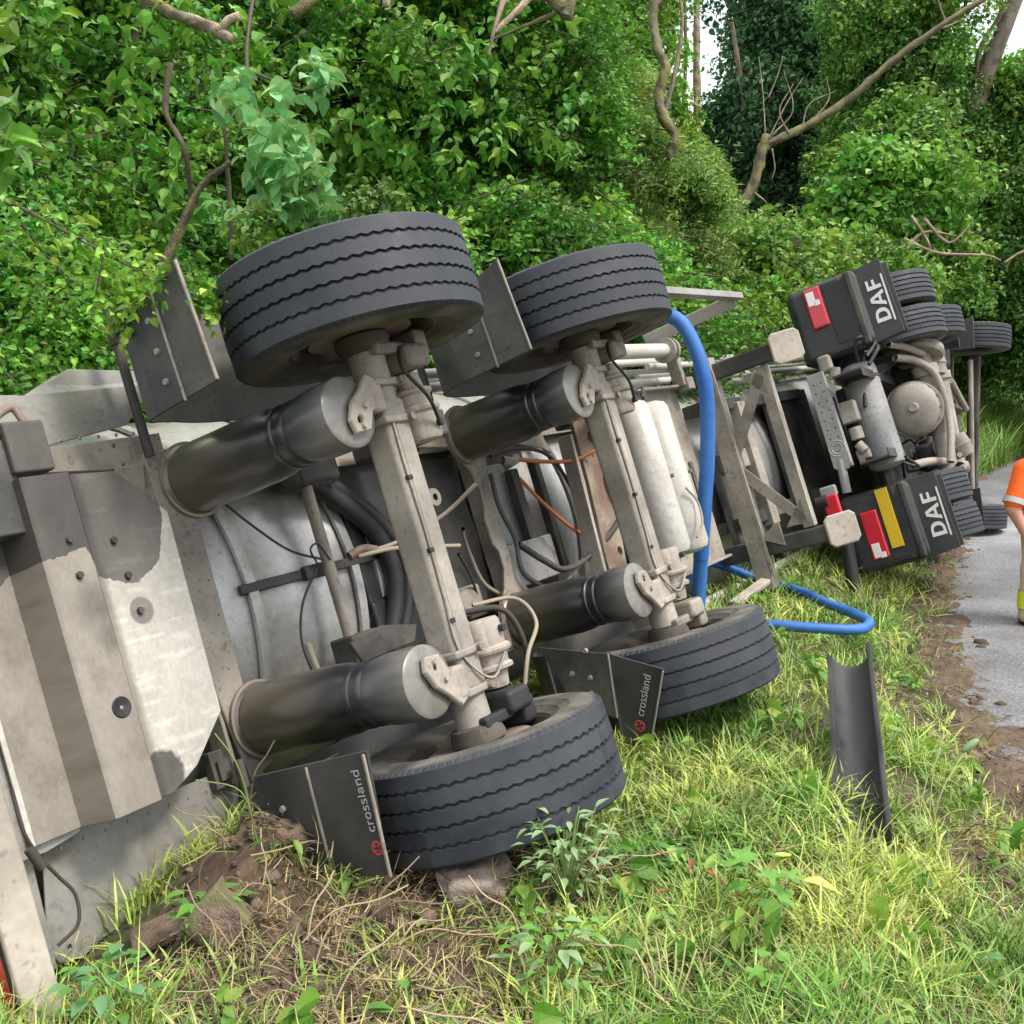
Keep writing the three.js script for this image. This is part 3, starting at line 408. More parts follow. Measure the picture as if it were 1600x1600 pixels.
  each(bb, 'reflector_strip', [B([-1.8175, -0.85, -0.575], [0.006, 0.7, 0.07], 0.002), B([-1.8175, 0.15, -0.575], [0.006, 0.7, 0.07], 0.002)], M.lensRed);
  each(bb, 'reflector_frame', [B([-1.8165, -0.85, -0.575], [0.005, 0.78, 0.115], 0.002), B([-1.8165, 0.15, -0.575], [0.005, 0.78, 0.115], 0.002)], M.black);
  part(T, 'cable', [tube([[-1.5, -0.45, -0.8], [-1.5, -0.6, -0.8], [-1.46, -0.7, -0.82], [-1.4, -0.8, -0.84], [-1.36, -0.88, -0.84], [-1.38, -0.98, -0.84], [-1.46, -1.02, -0.86]], 0.007), cyl([-1.5, -0.66, -0.8], [-1.47, -0.74, -0.8], 0.018)], M.cable);
}
// things between the rails, first bay
part(T, 'cross_tube', cyl([0.34, 0.5, -0.85], [0.34, -0.42, -0.85], 0.03, 0.03, 16), M.chassis);
each(T, 'tube_foot', [B([0.38, -0.4, -0.86], [0.2, 0.14, 0.16], 0.015), plate([[0.25, -0.36], [0.5, -0.33], [0.75, -0.38], [0.7, -0.46], [0.3, -0.47]], 'sw', -0.8, 0.03), B([0.42, 0.5, -0.9], [0.3, 0.16, 0.2], 0.04)], M.chassisDark);
for (const [r, w] of [[0.05, 0], [0.04, 0.1]]) part(T, 'suction_hose', tube([[0.3 + w, 0.56, -0.98], [0.55 + w, 0.4, -0.94], [0.78 + w, 0.14, -0.9], [0.84 + w, -0.1, -0.9], [0.76 + w, -0.36, -0.94], [0.6 + w, -0.56, -1.0]], r, 40, 14), M.black);
each(T, 'black_tray', [B([0.98, 0.16, -0.985], [0.62, 0.86, 0.05], 0.02), B([0.95, -0.36, -0.97], [0.56, 0.3, 0.04], 0.02)], M.black);
part(T, 'bay_plate', [B([1.42, 0.0, -0.94], [0.5, 0.95, 0.04], 0.01)], M.chassisDark, 0.8);
each(T, 'valve_block', [B([1.3, -0.36, -0.86], [0.2, 0.16, 0.12], 0.02), B([1.15, -0.5, -0.84], [0.12, 0.1, 0.1], 0.02)], M.chassis);
part(T, 'round_valve', lathe([[0.02, 0], [0.05, 0], [0.055, 0.02], [0.05, 0.05], [0.02, 0.05]], [1.2, 0.24, -0.82], [0, 0, 1], 20), M.chassis);
const CB = (pts, r = 0.006, m = M.cable) => part(T, 'cable', tube(pts, r, 30, 6), m);
CB([[-0.16, 0.44, -0.9], [-0.02, 0.28, -0.88], [0.12, 0.14, -0.85], [0.28, 0.06, -0.82]]); CB([[0.24, 0.04, -0.82], [0.2, 0.12, -0.8], [0.25, 0.14, -0.8], [0.33, 0.05, -0.82]], 0.005);
CB([[0.25, 0.03, -0.84], [0.1, -0.12, -0.85], [0.04, -0.28, -0.86], [0.05, -0.45, -0.86]]); CB([[0.06, -0.3, -0.85], [0.06, -0.4, -0.84], [0.08, -0.52, -0.84]], 0.016, M.cableDust);
CB([[0.5, 0.04, -0.8], [0.75, 0.05, -0.72], [0.95, 0.12, -0.55], [1.02, 0.22, -0.35]], 0.011, M.cableDust); CB([[0.48, 0.03, -0.78], [0.7, 0.02, -0.72], [1.0, -0.06, -0.55]], 0.012, M.cableDust); CB([[0.44, 0.04, -0.8], [0.52, 0.06, -0.78], [0.62, 0.04, -0.78]], 0.024, M.rust);
CB([[1.0, 0.02, -0.5], [1.25, 0.0, -0.7], [1.42, -0.12, -0.82], [1.5, -0.3, -0.84], [1.62, -0.42, -0.8]], 0.012, M.cableDust); CB([[0.9, -0.1, -0.5], [1.2, -0.2, -0.7], [1.35, -0.32, -0.8], [1.36, -0.44, -0.82]], 0.008); CB([[0.22, 0.38, -0.03], [0.5, 0.3, -0.4], [0.9, 0.2, -0.7]], 0.01, M.cableDust);
CB([[0.5, -0.35, -0.2], [0.7, -0.38, -0.1], [0.6, -0.5, 0.05], [0.42, -0.62, 0.08], [0.36, -0.78, 0.04]], 0.01, M.cableDust); CB([[0.3, -0.36, -0.1], [0.42, -0.4, 0.02], [0.5, -0.62, 0.02], [0.5, -0.84, -0.1]], 0.014);
CB([[1.7, 0.3, -0.72], [1.66, 0.1, -0.7], [1.72, -0.1, -0.7], [1.7, -0.3, -0.7], [1.82, -0.42, -0.68]], 0.016, M.chassisDark); CB([[1.86, 0.36, -0.66], [2.1, 0.3, -0.6], [2.3, 0.26, -0.5], [2.4, 0.28, -0.4]], 0.013, M.cableOrange); CB([[1.95, 0.24, -0.7], [2.06, 0.06, -0.66], [2.24, -0.14, -0.62], [2.36, -0.24, -0.58]], 0.012, M.cableOrange);
CB([[1.74, -0.14, -0.7], [1.9, -0.28, -0.66], [2.0, -0.36, -0.62], [2.2, -0.34, -0.56], [2.4, -0.22, -0.44], [2.52, -0.1, -0.36]], 0.02, M.chassisDark); CB([[1.72, 0.4, -0.7], [1.95, 0.42, -0.68], [2.2, 0.34, -0.62], [2.3, 0.1, -0.58], [2.3, -0.2, -0.56]], 0.012); CB([[1.8, 0.36, -0.68], [1.86, 0.34, -0.66], [1.92, 0.36, -0.66]], 0.03, M.chassis);
// second bay
part(T, 'bay_back', B([2.1, 0, -1.0], [0.8, 1.0, 0.03], 0.01), M.chassisDark); each(T, 'bay_box', [B([2.0, -0.26, -0.86], [0.5, 0.26, 0.14], 0.01), B([1.95, 0.08, -0.95], [0.4, 0.6, 0.06], 0.01)], M.greyPaint); each(T, 'bay_channel', [B([2.12, 0.06, -0.86], [0.08, 0.52, 0.06], 0.008), B([2.3, 0.0, -0.8], [0.06, 0.7, 0.06], 0.008)], M.chassisDark);
part(T, 'hanger_crossmember', [plate([[2.36, 0.5], [2.6, 0.5], [2.62, 0.1], [2.5, -0.46], [2.27, -0.46], [2.34, 0.1]], 'sw', -0.5, 0.03, 0.004, [[2.52, 0.38, 0.04], [2.48, 0.26, 0.012], [2.46, -0.36, 0.034]])], M.rust); part(T, 'hanger_flange', bar([2.3, 0.42, -0.52], [2.22, -0.5, -0.52], 0.03, 0.1), M.beam);
part(T, 'level_valve', [B([2.58, 0.06, -0.43], [0.13, 0.14, 0.1], 0.03)], M.rust);
// two air tanks
for (const s of [2.72, 2.99]) { const t = part(T, 'air_tank', lathe([[0.001, 0], [0.06, 0.004], [0.105, 0.025], [0.122, 0.06], [0.122, 0.97], [0.105, 1.005], [0.06, 1.026], [0.001, 1.03]], [s, -0.5 - (s > 2.8 ? 0.02 : 0), -0.25], [0, 1, 0], 40), M.whitePaint); part(t, 'drain_plug', cyl([s + 0.06, 0.0, -0.145], [s + 0.065, 0.0, -0.12], 0.014, 0.014, 8), M.rust); part(t, 'pipe_union', cyl([s - 0.02, 0.52, -0.25], [s - 0.02, 0.58, -0.25], 0.02, 0.02, 10), M.chassisDark); }
CB([[2.66, 0.54, -0.25], [2.6, 0.62, -0.2], [2.45, 0.6, -0.1], [2.3, 0.5, -0.1]], 0.012, M.chassisDark); CB([[2.9, -0.1, -0.12], [2.96, -0.2, -0.1], [2.9, -0.34, -0.08], [2.8, -0.42, -0.1]], 0.008, M.cableDust); CB([[2.95, 0.55, -0.25], [2.98, 0.62, -0.25], [2.88, 0.6, -0.28], [2.8, 0.56, -0.3]], 0.012, M.chassisDark);
// neck: web plates, cross braces and landing gear
part(T, 'web_plate', [plate([[3.1, 0.72], [4.6, 0.72], [4.6, -0.72], [3.1, -0.72]], 'sw', -0.78, 0.02, 0.004)], M.chassis, 0.8);
each(T, 'web_slot', [B([4.05, 0.02, -0.755], [0.12, 0.3, 0.02], 0.004), B([4.45, -0.15, -0.755], [0.06, 0.5, 0.02], 0.004)], M.chassisDark); part(T, 'slot_plate', B([4.16, 0.08, -0.745], [0.12, 0.24, 0.02], 0.006), M.whitePaint);
each(T, 'web_flange', [B([3.85, -0.7, -0.73], [1.4, 0.02, 0.1], 0.004), B([3.9, 0.7, -0.72], [1.5, 0.02, 0.12], 0.004)], M.chassis);
const lg = (sg) => {
  const w = sg * 0.735; const o = new THREE.Group(); o.name = 'landing_leg'; T.add(o);
  part(o, 'leg_post', [B([4.8, w, -0.38], [0.13, 0.13, 0.95], 0.015), B([4.8, w, 0.085], [0.09, 0.1, 0.08], 0.01)], M.chassisDark);
  const ft = plate([[-0.125, -0.09], [-0.09, -0.125], [0.09, -0.125], [0.125, -0.09], [0.125, 0.09], [0.09, 0.125], [-0.09, 0.125], [-0.125, 0.09]], 'sw', -0.012, 0.03, 0.01); ft.rotateY(-0.95); ft.translate(4.78, w, 0.15);
  part(o, 'foot', ft, M.bracket); part(o, 'foot_pin', cyl([4.8, w - 0.08, 0.11], [4.8, w + 0.08, 0.11], 0.03), M.rust);
};
lg(1); lg(-1);
part(T, 'landing_gear_beam', [bar([4.78, 0.86, -0.53], [4.78, -1.06, -0.56], 0.13, 0.14, 0.01), B([4.72, -0.1, -0.47], [0.02, 1.7, 0.03], 0.004)], M.chassis);
part(T, 'landing_gear_tie', [bar([4.8, 0.66, -0.1], [4.8, -0.66, -0.1], 0.02, 0.09, 0.004), bar([4.84, 0.66, -0.065], [4.84, -0.66, -0.065], 0.09, 0.012, 0.004)], M.chassis);
for (const sg of [1, -1]) part(T, 'diagonal_brace', [bar([4.8, -0.02 + sg * 0.06, -0.52], [4.8, sg * 0.6, -0.12], 0.02, 0.09, 0.004), bar([4.83, -0.02 + sg * 0.09, -0.5], [4.83, sg * 0.6, -0.09], 0.07, 0.012, 0.004)], M.chassis);
each(T, 'gusset', [plate([[0.62, -0.1], [0.62, -0.28], [0.42, -0.1]].reverse(), 'wu', 4.79, 0.012), plate([[-0.62, -0.1], [-0.42, -0.1], [-0.62, -0.28]].reverse(), 'wu', 4.79, 0.012), plate([[-0.55, -0.3], [-0.75, -0.3], [-0.65, -0.5]], 'wu', 4.72, 0.012)], M.chassis);
part(T, 'leg_brace_box', [B([5.2, -0.2, -0.72], [0.9, 0.9, 0.04], 0.01)], M.chassisDark); each(T, 'neck_channel', [B([5.5, -0.05, -0.66], [0.16, 1.1, 0.1], 0.01), B([5.15, 0.02, -0.7], [0.6, 0.16, 0.08], 0.01)], M.chassis); each(T, 'neck_rail', [B([6.0, 0.5, -0.75], [2.4, 0.1, 0.2], 0.01), B([6.0, -0.5, -0.75], [2.4, 0.1, 0.2], 0.01)], M.chassisDark);
part(T, 'kingpin_plate', [B([6.9, 0, -0.72], [1.2, 1.1, 0.04], 0.01)], M.chassisDark);
// side guard bracket above the second axle
part(T, 'side_guard', [bar([2.6, 1.2, -0.03], [4.6, 1.2, -0.03], 0.05, 0.08, 0.006), bar([4.55, 1.18, -0.05], [4.3, 1.1, -0.75], 0.02, 0.1, 0.004), bar([2.9, 1.18, -0.05], [2.9, 1.0, -0.7], 0.02, 0.08, 0.004)], M.alu); each(T, 'guard_post', [B([4.5, 0.86, -0.66], [0.06, 0.34, 0.1], 0.01), B([4.56, 0.7, -0.64], [0.12, 0.1, 0.1], 0.01)], M.chassis);

// ---------------------------------------------------------------- the tractor: same axes, its chassis twisted so that the front stands nearly square to the road
const tractor = thing('tractor_unit', 'black and grey tractor lorry lying on its side beyond the tanker, rear mudguards showing', 'lorry', V(3.92, 1.7586, -10.3466));
const SD = V(0.48489, -0.06854, -0.87189).normalize(), WR = V(-0.26501, 0.93854, -0.22116); WR.sub(SD.clone().multiplyScalar(WR.dot(SD))).normalize(); const UR = SD.clone().cross(WR);
tractor.quaternion.setFromRotationMatrix(new THREE.Matrix4().makeBasis(SD, WR, UR)); tractor.updateMatrixWorld(true);
const K = tractor; WARP = S => 18.29 * PI / 180 * clamp(S / 3.77);
const roll = S => WARP(S);
function wheelK(name, kind, S, w, u, inward, spin, o) { const f = WARP(S), c = Math.cos(f), s = Math.sin(f); const g = wheel(K, name, kind, [S, w * c - u * s, w * s + u * c], inward, spin, o); g.rotation.set(0, 0, 0); const q = new THREE.Quaternion().setFromAxisAngle(V(1, 0, 0), f).multiply(new THREE.Quaternion().setFromAxisAngle(YA, spin)); g.quaternion.copy(q); return g; }
for (const sg of [1, -1]) {
  const uw = sg > 0 ? -0.14 : -0.38; wheelK('drive_wheel', 'dual', 0, sg * 1.1, uw, -sg, 0.3); wheelK('drive_wheel', 'dual', 0, sg * 0.76, uw, sg, 0.9); wheelK('lift_wheel', 'dual', 1.45, sg * 0.98, uw - 0.06, -sg, 0.2); wheelK('front_wheel', 'dual', 3.77, sg * 1.1, -0.12, -sg, 0.5);
  // rear mudguard: moulded box with lamp, recess, ridge and flap
  const du = sg > 0 ? 0 : -0.12, w0 = sg * 0.62, w1 = sg * 1.34, lo = Math.min(w0, w1), hi = Math.max(w0, w1), mid = (lo + hi) / 2;
  const md = new THREE.Group(); md.name = 'rear_mudguard'; K.add(md);
  const sec = [[0.12 + du, -0.66], [-0.08 + du, -0.68], [-0.18 + du, -0.74], [-0.3 + du, -0.78], [-0.68 + du, -0.76], [-0.78 + du, -0.72], [-0.83 + du, -0.62], [-0.83 + du, 0.6], [-0.78 + du, 0.68], [-0.6 + du, 0.7], [-0.6 + du, 0.66], [-0.7 + du, 0.6], [-0.7 + du, -0.6], [-0.3 + du, -0.66], [-0.05 + du, -0.6], [0.12 + du, -0.62]];
  const shell = new RoundedBoxGeometry(0.2, 0.72, 0.66, 4, 0.06);
  part(md, 'shell', [plate(sec.map(q => [q[0], q[1]]).reverse(), 'us', lo + 0.03, hi - lo - 0.06, 0.012), B([-0.69, mid, -0.47 + du], [0.17, hi - lo, 0.66], 0.075)], M.plastic);
  part(md, 'recess', B([-0.776, mid + sg * 0.02, -0.36 + du], [0.012, (hi - lo) * 0.78, 0.2], 0.006), M.black);
  part(md, 'ridge', [B([-0.765, mid, -0.215 + du], [0.06, (hi - lo) * 0.97, 0.07], 0.025)], sg > 0 ? M.chassisDark : M.plastic);
  part(md, 'flap', plate([[lo + 0.0, -0.19 + du], [lo + 0.02, 0.1 + du], [hi + 0.0, 0.08 + du], [hi - 0.02, -0.19 + du]].reverse(), 'wu', -0.735, 0.015, 0.003), M.plastic);
  const tx = textOn(md, 'DAF', 0.125, [-0.7365, mid - 0.22, 0.03 + du], 0.005, M.white, fontB, 1.3); part(md, 'underline', B([-0.7375, mid - 0.0, 0.055 + du], [0.003, 0.44, 0.016], 0.001), M.white, 0);
  const lw = sg > 0 ? [0.92, 1.3] : [-1.24, -0.8], lm = (lw[0] + lw[1]) / 2, L = lw[1] - lw[0], cw = sg > 0 ? lw[1] - 0.1 : lw[0] + 0.08;
  const lamp = part(md, 'tail_lamp', B([-0.785, lm, -0.555 + du], [0.035, L, 0.155], 0.02), M.lensRed); part(lamp, 'clear_lens', [B([-0.804, cw, -0.575 + du], [0.006, 0.13, 0.07], 0.003), B([-0.804, cw - 0.05, -0.53 + du], [0.006, 0.05, 0.05], 0.003)], M.lensClear);
  if (sg < 0) part(md, 'number_plate', B([-0.79, -0.91, -0.39 + du], [0.012, 0.54, 0.11], 0.004), M.plateYellow);
  // lift axle guard and front mudguard panels
  part(K, 'lift_mudguard', strip([[0.9, -0.1], [0.98, -0.4], [1.2, -0.6], [1.6, -0.62], [1.92, -0.45], [2.02, -0.1], [2.0, 0.14]], Math.min(sg * 0.78, sg * 1.16), Math.max(sg * 0.78, sg * 1.16), 0.02), M.plastic);
  part(K, 'side_tank', B([2.5, sg * 0.9, -0.42], [0.85, 0.55, 0.6], 0.1), sg > 0 ? M.plastic : M.greyPaint);
  part(K, 'front_mudguard', strip([[3.1, 0.1], [3.16, -0.3], [3.4, -0.58], [3.8, -0.65], [4.2, -0.5]], Math.min(sg * 0.9, sg * 1.26), Math.max(sg * 0.9, sg * 1.26), 0.03), M.plastic);
  part(K, 'frame_rail', [B([1.6, sg * 0.4, -0.42], [5.4, 0.02, 0.26], 0.004), B([1.6, sg * 0.37, -0.295], [5.4, 0.08, 0.012], 0.004), B([1.6, sg * 0.37, -0.545], [5.4, 0.08, 0.012], 0.004)], M.chassisDark);
  each(K, 'shock_absorber', [cyl([0.25, sg * 0.5, 0.05], [0.5, sg * 0.48, -0.4], 0.045), cyl([0.25, sg * 0.5, 0.05], [0.12, sg * 0.5, 0.12], 0.025)], M.chassis);
  part(K, 'air_bellow', lathe([[0.001, 0], [0.12, 0.0], [0.14, 0.05], [0.13, 0.12], [0.14, 0.18], [0.11, 0.24], [0.001, 0.25]], [0.45, sg * 0.42, -0.28], [0, 0, 1], 24), M.black);
  part(K, 'brake_pot', lathe([[0.001, 0], [0.09, 0.01], [0.1, 0.1], [0.11, 0.11], [0.1, 0.13], [0.08, 0.22], [0.001, 0.23]], [0.22, sg * 0.3, 0.12], [0.1, sg, 0.2], 20), M.chassis);
}
part(K, 'drive_axle', [cyl([0.1, 0.66, 0.06], [0.1, 0.2, 0.06], 0.085, 0.09), cyl([0.1, -0.66, -0.02], [0.1, -0.2, 0.04], 0.085, 0.09), cyl([0.1, 0.25, 0.06], [0.1, -0.25, 0.04], 0.09, 0.09), lathe([[0.085, 0], [0.12, 0], [0.12, 0.1], [0.085, 0.1]], [0.1, 0.3, 0.06], [0, 1, 0], 20)], M.beam);
const df = new THREE.SphereGeometry(0.235, 32, 20); df.scale(0.5, 1.12, 1); df.translate(-0.1, 0.02, -0.12); const dfm = part(K, 'differential', [df, lathe([[0.16, 0], [0.26, 0], [0.268, 0.02], [0.26, 0.04], [0.16, 0.04]], [-0.06, 0.02, -0.12], [-1, 0, 0.15], 40), cyl([-0.22, 0.02, -0.1], [-0.26, 0.02, -0.1], 0.05, 0.04, 16), B([0.0, 0.02, -0.16], [0.2, 0.4, 0.36], 0.06)], M.beam); for (let i = 0; i < 14; i++) { const q = i / 14 * 2 * PI; part(dfm, 'bolt', cyl([-0.09, 0.02 + 0.245 * Math.cos(q), -0.12 + 0.245 * Math.sin(q)], [-0.12, 0.02 + 0.245 * Math.cos(q), -0.115 + 0.245 * Math.sin(q)], 0.012, 0.012, 6), M.rust); }
for (let i = 0; i < 14; i++) { const j = rng(300 + i), S = -0.9 + 1.9 * j(), w = -0.6 + 1.2 * j(); part(K, 'air_line', tube([[S, w, -0.3 + 0.1 * j()], [S + 0.2 * j(), w - 0.2 + 0.4 * j(), -0.22 + 0.1 * j()], [S + 0.3 * j(), w - 0.35 + 0.7 * j(), -0.3], [S + 0.5 * j(), w - 0.4 + 0.8 * j(), -0.42]], 0.011 + 0.01 * j(), 22, 6), i % 3 ? M.black : M.chassisDark); }
part(K, 'drum_brake', lathe([[0.06, 0], [0.2, 0.01], [0.215, 0.04], [0.2, 0.1], [0.06, 0.12]], [0.1, 0.5, 0.06], [0.35, 0.9, 0.25], 32), M.beam);
part(K, 'lift_axle', [cyl([1.4, 0.75, 0.0], [1.4, -0.78, 0.0], 0.07), cyl([1.4, 0.4, 0.0], [1.4, 0.48, 0.0], 0.1), cyl([1.4, -0.5, 0.0], [1.4, -0.58, 0.0], 0.1)], M.beam);
part(K, 'front_axle', [bar([3.77, 0.9, -0.02], [3.77, -0.9, -0.02], 0.12, 0.14, 0.03)], M.chassisDark);
each(K, 'tie_rod', [cyl([3.4, 0.8, 0.0], [3.4, -0.8, 0.0], 0.03), cyl([2.6, 0.5, -0.1], [3.3, 0.2, -0.05], 0.04), cyl([1.9, 0.7, -0.05], [1.9, -0.2, -0.1], 0.035)], M.chassis);
part(K, 'prop_shaft', [cyl([0.1, 0.02, -0.05], [2.6, 0.02, -0.25], 0.06), B([2.9, 0, -0.3], [0.9, 0.5, 0.4], 0.1)], M.chassisDark);
part(K, 'anti_roll_bar', tube([[-0.35, 0.5, -0.1], [-0.12, 0.44, 0.04], [-0.02, 0.3, 0.14], [0.0, 0.0, 0.16], [-0.06, -0.3, 0.12], [-0.16, -0.56, 0.05]], 0.035, 40, 12), M.beam);
each(K, 'radius_rod', [tube([[-0.5, 0.62, -0.1], [-0.2, 0.58, 0.0], [0.0, 0.5, 0.1]], 0.035, 20, 10), tube([[-0.4, -0.5, -0.25], [-0.1, -0.5, -0.1], [0.1, -0.56, 0.05]], 0.04, 20, 10), tube([[0.0, -0.62, 0.1], [0.25, -0.6, 0.12], [0.5, -0.62, 0.1]], 0.05, 20, 10)], M.bracket);
const airT = part(K, 'air_tank', lathe([[0.001, 0], [0.1, 0.006], [0.155, 0.04], [0.165, 0.09], [0.165, 0.5], [0.167, 0.51], [0.165, 0.52], [0.165, 0.93], [0.155, 0.98], [0.1, 1.01], [0.001, 1.02]], [-0.55, -0.48, -0.42], [0, 1, 0], 40), M.greyPaint); part(airT, 'strap', [lathe([[0.168, 0], [0.174, 0.002], [0.174, 0.03], [0.168, 0.032]], [-0.55, 0.36, -0.42], [0, 1, 0], 36)], M.chassisDark);
const hs = []; for (let i = 0; i < 7; i++) for (const d of [-0.035, 0.035]) hs.push([0.4 - i * 0.085, -0.71 + d, 0.009]);
part(K, 'rear_crossmember', [plate([[0.5, -0.78], [0.5, -0.63], [-0.36, -0.63], [-0.4, -0.67], [-0.4, -0.75], [-0.36, -0.79]], 'wu', -1.03, 0.05, 0.004, [...hs, [-0.24, -0.71, 0.012]]), B([-0.95, 0.05, -0.7], [0.14, 0.86, 0.12], 0.01)], M.greyPaint);
each(K, 'crossmember_ring', [lathe([[0.04, 0], [0.048, 0.004], [0.055, 0], [0.04, 0]], [-1.032, -0.2, -0.71], [-1, 0, 0], 24), lathe([[0.062, 0], [0.07, 0.004], [0.076, 0], [0.062, 0]], [-1.032, -0.2, -0.71], [-1, 0, 0], 24)], M.beam);
each(K, 'valve_cluster', [B([-0.8, 0.1, -0.56], [0.12, 0.2, 0.16], 0.02), cyl([-0.82, -0.05, -0.55], [-0.82, -0.16, -0.55], 0.06), cyl([-0.84, -0.2, -0.56], [-0.84, -0.28, -0.52], 0.045), B([-0.78, -0.3, -0.55], [0.1, 0.1, 0.12], 0.02), cyl([-0.85, 0.42, -0.58], [-0.85, 0.52, -0.55], 0.05), B([-0.84, 0.58, -0.62], [0.1, 0.16, 0.12], 0.03)], M.chassis);
const junk = rng(77); for (let i = 0; i < 16; i++) { const S = 0.5 + 3 * junk(), w = -0.6 + 1.2 * junk(), u = -0.3 + 0.28 * junk(); part(K, 'underside_fitting', i % 3 ? B([S, w, u], [0.08 + 0.2 * junk(), 0.06 + 0.16 * junk(), 0.06 + 0.1 * junk()], 0.02, [junk(), junk(), junk()]) : cyl([S, w, u], [S + 0.1 * junk(), w + 0.2 * junk(), u + 0.05], 0.03 + 0.04 * junk()), [M.chassis, M.beam, M.rust, M.chassisDark][i % 4]); }
for (let i = 0; i < 9; i++) { const S = -0.9 + 1.2 * junk(), w = -0.5 + junk(); part(K, 'air_line', tube([[S, w, -0.5], [S + 0.15, w - 0.15 + 0.3 * junk(), -0.4], [S + 0.3, w - 0.3 + 0.5 * junk(), -0.5 + 0.1 * junk()]], 0.012, 16, 6), i % 2 ? M.black : M.cable); }
each(K, 'fifth_wheel', [B([0.1, 0, -0.66], [0.9, 0.8, 0.1], 0.03), B([-0.6, 0, -0.75], [0.5, 0.7, 0.06], 0.03)], M.black);
part(K, 'under_pan', [B([2.2, 0, -0.62], [4.0, 2.0, 0.06], 0.02)], M.black);
each(K, 'front_side_bar', [bar([3.0, 0.92, -0.42], [3.0, -0.86, -0.42], 0.06, 0.1, 0.02), bar([2.85, 0.8, -0.4], [2.85, -0.7, -0.4], 0.04, 0.05, 0.01)], M.chassisDark); part(K, 'bumper', [bar([4.2, 1.0, -0.44], [4.2, -0.95, -0.44], 0.08, 0.18, 0.03)], M.black); each(K, 'front_pipe', [cyl([2.9, 0.4, -0.2], [2.9, -0.75, -0.25], 0.03), cyl([3.0, 0.3, -0.2], [3.0, -0.8, -0.22], 0.025)], M.black);
part(K, 'bumper_trim', [cyl([4.22, 0.98, -0.34], [4.22, -0.9, -0.34], 0.025)], M.rust);
part(K, 'cab', [B([3.6, -0.1, -1.95], [1.9, 2.1, 2.5], 0.15)], M.greyPaint); part(K, 'floodlight', [cyl([-1.15, -0.62, -0.9], [-1.15, -0.62, -1.0], 0.05)], M.black);
// grey and red side lamp behind the landing leg, with its black stand pipe
part(K, 'side_lamp', [B([-1.12, -0.68, -0.88], [0.05, 0.2, 0.14], 0.02)], M.lensRed); each(K, 'lamp_mount', [B([-1.1, -0.55, -0.88], [0.06, 0.1, 0.15], 0.02), cyl([-1.0, -0.3, -0.72], [-1.0, -0.6, -0.75], 0.04)], M.greyPaint); part(K, 'post', cyl([-1.0, -0.85, -0.86], [-0.98, -1.45, -0.95], 0.06, 0.06, 18), M.black);
WARP = null;

// ---------------------------------------------------------------- loose things on the verge
const gy = (x, z) => landY(x, z);
{ // hose from the upper wheel down across the web plate
  const pts = [[3.3, 1.08, -0.12], [3.3, 0.99, -0.004], [3.3, 0.79, 0.052], [3.3, 0.57, 0.05], [3.3, 0.36, 0.006], [3.3, 0.035, -0.101], [3.3, -0.29, -0.233], [3.3, -0.536, -0.334], [3.3, -0.912, -0.488], [3.28, -1.05, -0.55]].map(q => TW(...q));
  const h = thing('suction_hose', 'fat blue hose hanging from the upper second wheel down past the white air tanks', 'hose', pts[0]); part(h, 'hose_body', tube(pts.map(p => p.clone().sub(pts[0])), 0.05, 90, 18), M.hoseBlue); for (const t of [3, 7]) part(h, 'hose_clamp', cyl(pts[t].clone().sub(pts[0]).toArray(), pts[t].clone().lerp(pts[t + 1], 0.14).sub(pts[0]).toArray(), 0.053, 0.053, 18), M.hoseBlue); part(h, 'hose_end', cyl([0, 0, 0], pts[1].clone().sub(pts[0]).multiplyScalar(-0.35).toArray(), 0.06, 0.062, 18), M.chassisDark);
  const g = [[1.35, 0.42, -8.5], [1.62, 0.5, -8.9], [1.85, 0.42, -9.0], [2.08, 0.33, -9.0], [2.3, 0.3, -8.72], [2.42, 0.27, -8.3], [2.53, 0.25, -7.98], [2.55, 0.24, -7.7], [2.42, 0.23, -7.52], [2.1, 0.24, -7.52], [1.83, 0.24, -7.62], [1.72, 0.2, -7.75]];
  const p0 = V(...g[0]); const h2 = thing('suction_hose', 'blue hose looping out over the grass beyond the lower second wheel', 'hose', p0); part(h2, 'hose_body', tube(g.map(p => V(...p).sub(p0)), 0.037, 110, 16), M.hoseBlue); part(h2, 'hose_end', cyl([0, 0, 0], [-0.08, -0.02, 0.05], 0.05), M.chassisDark);
}
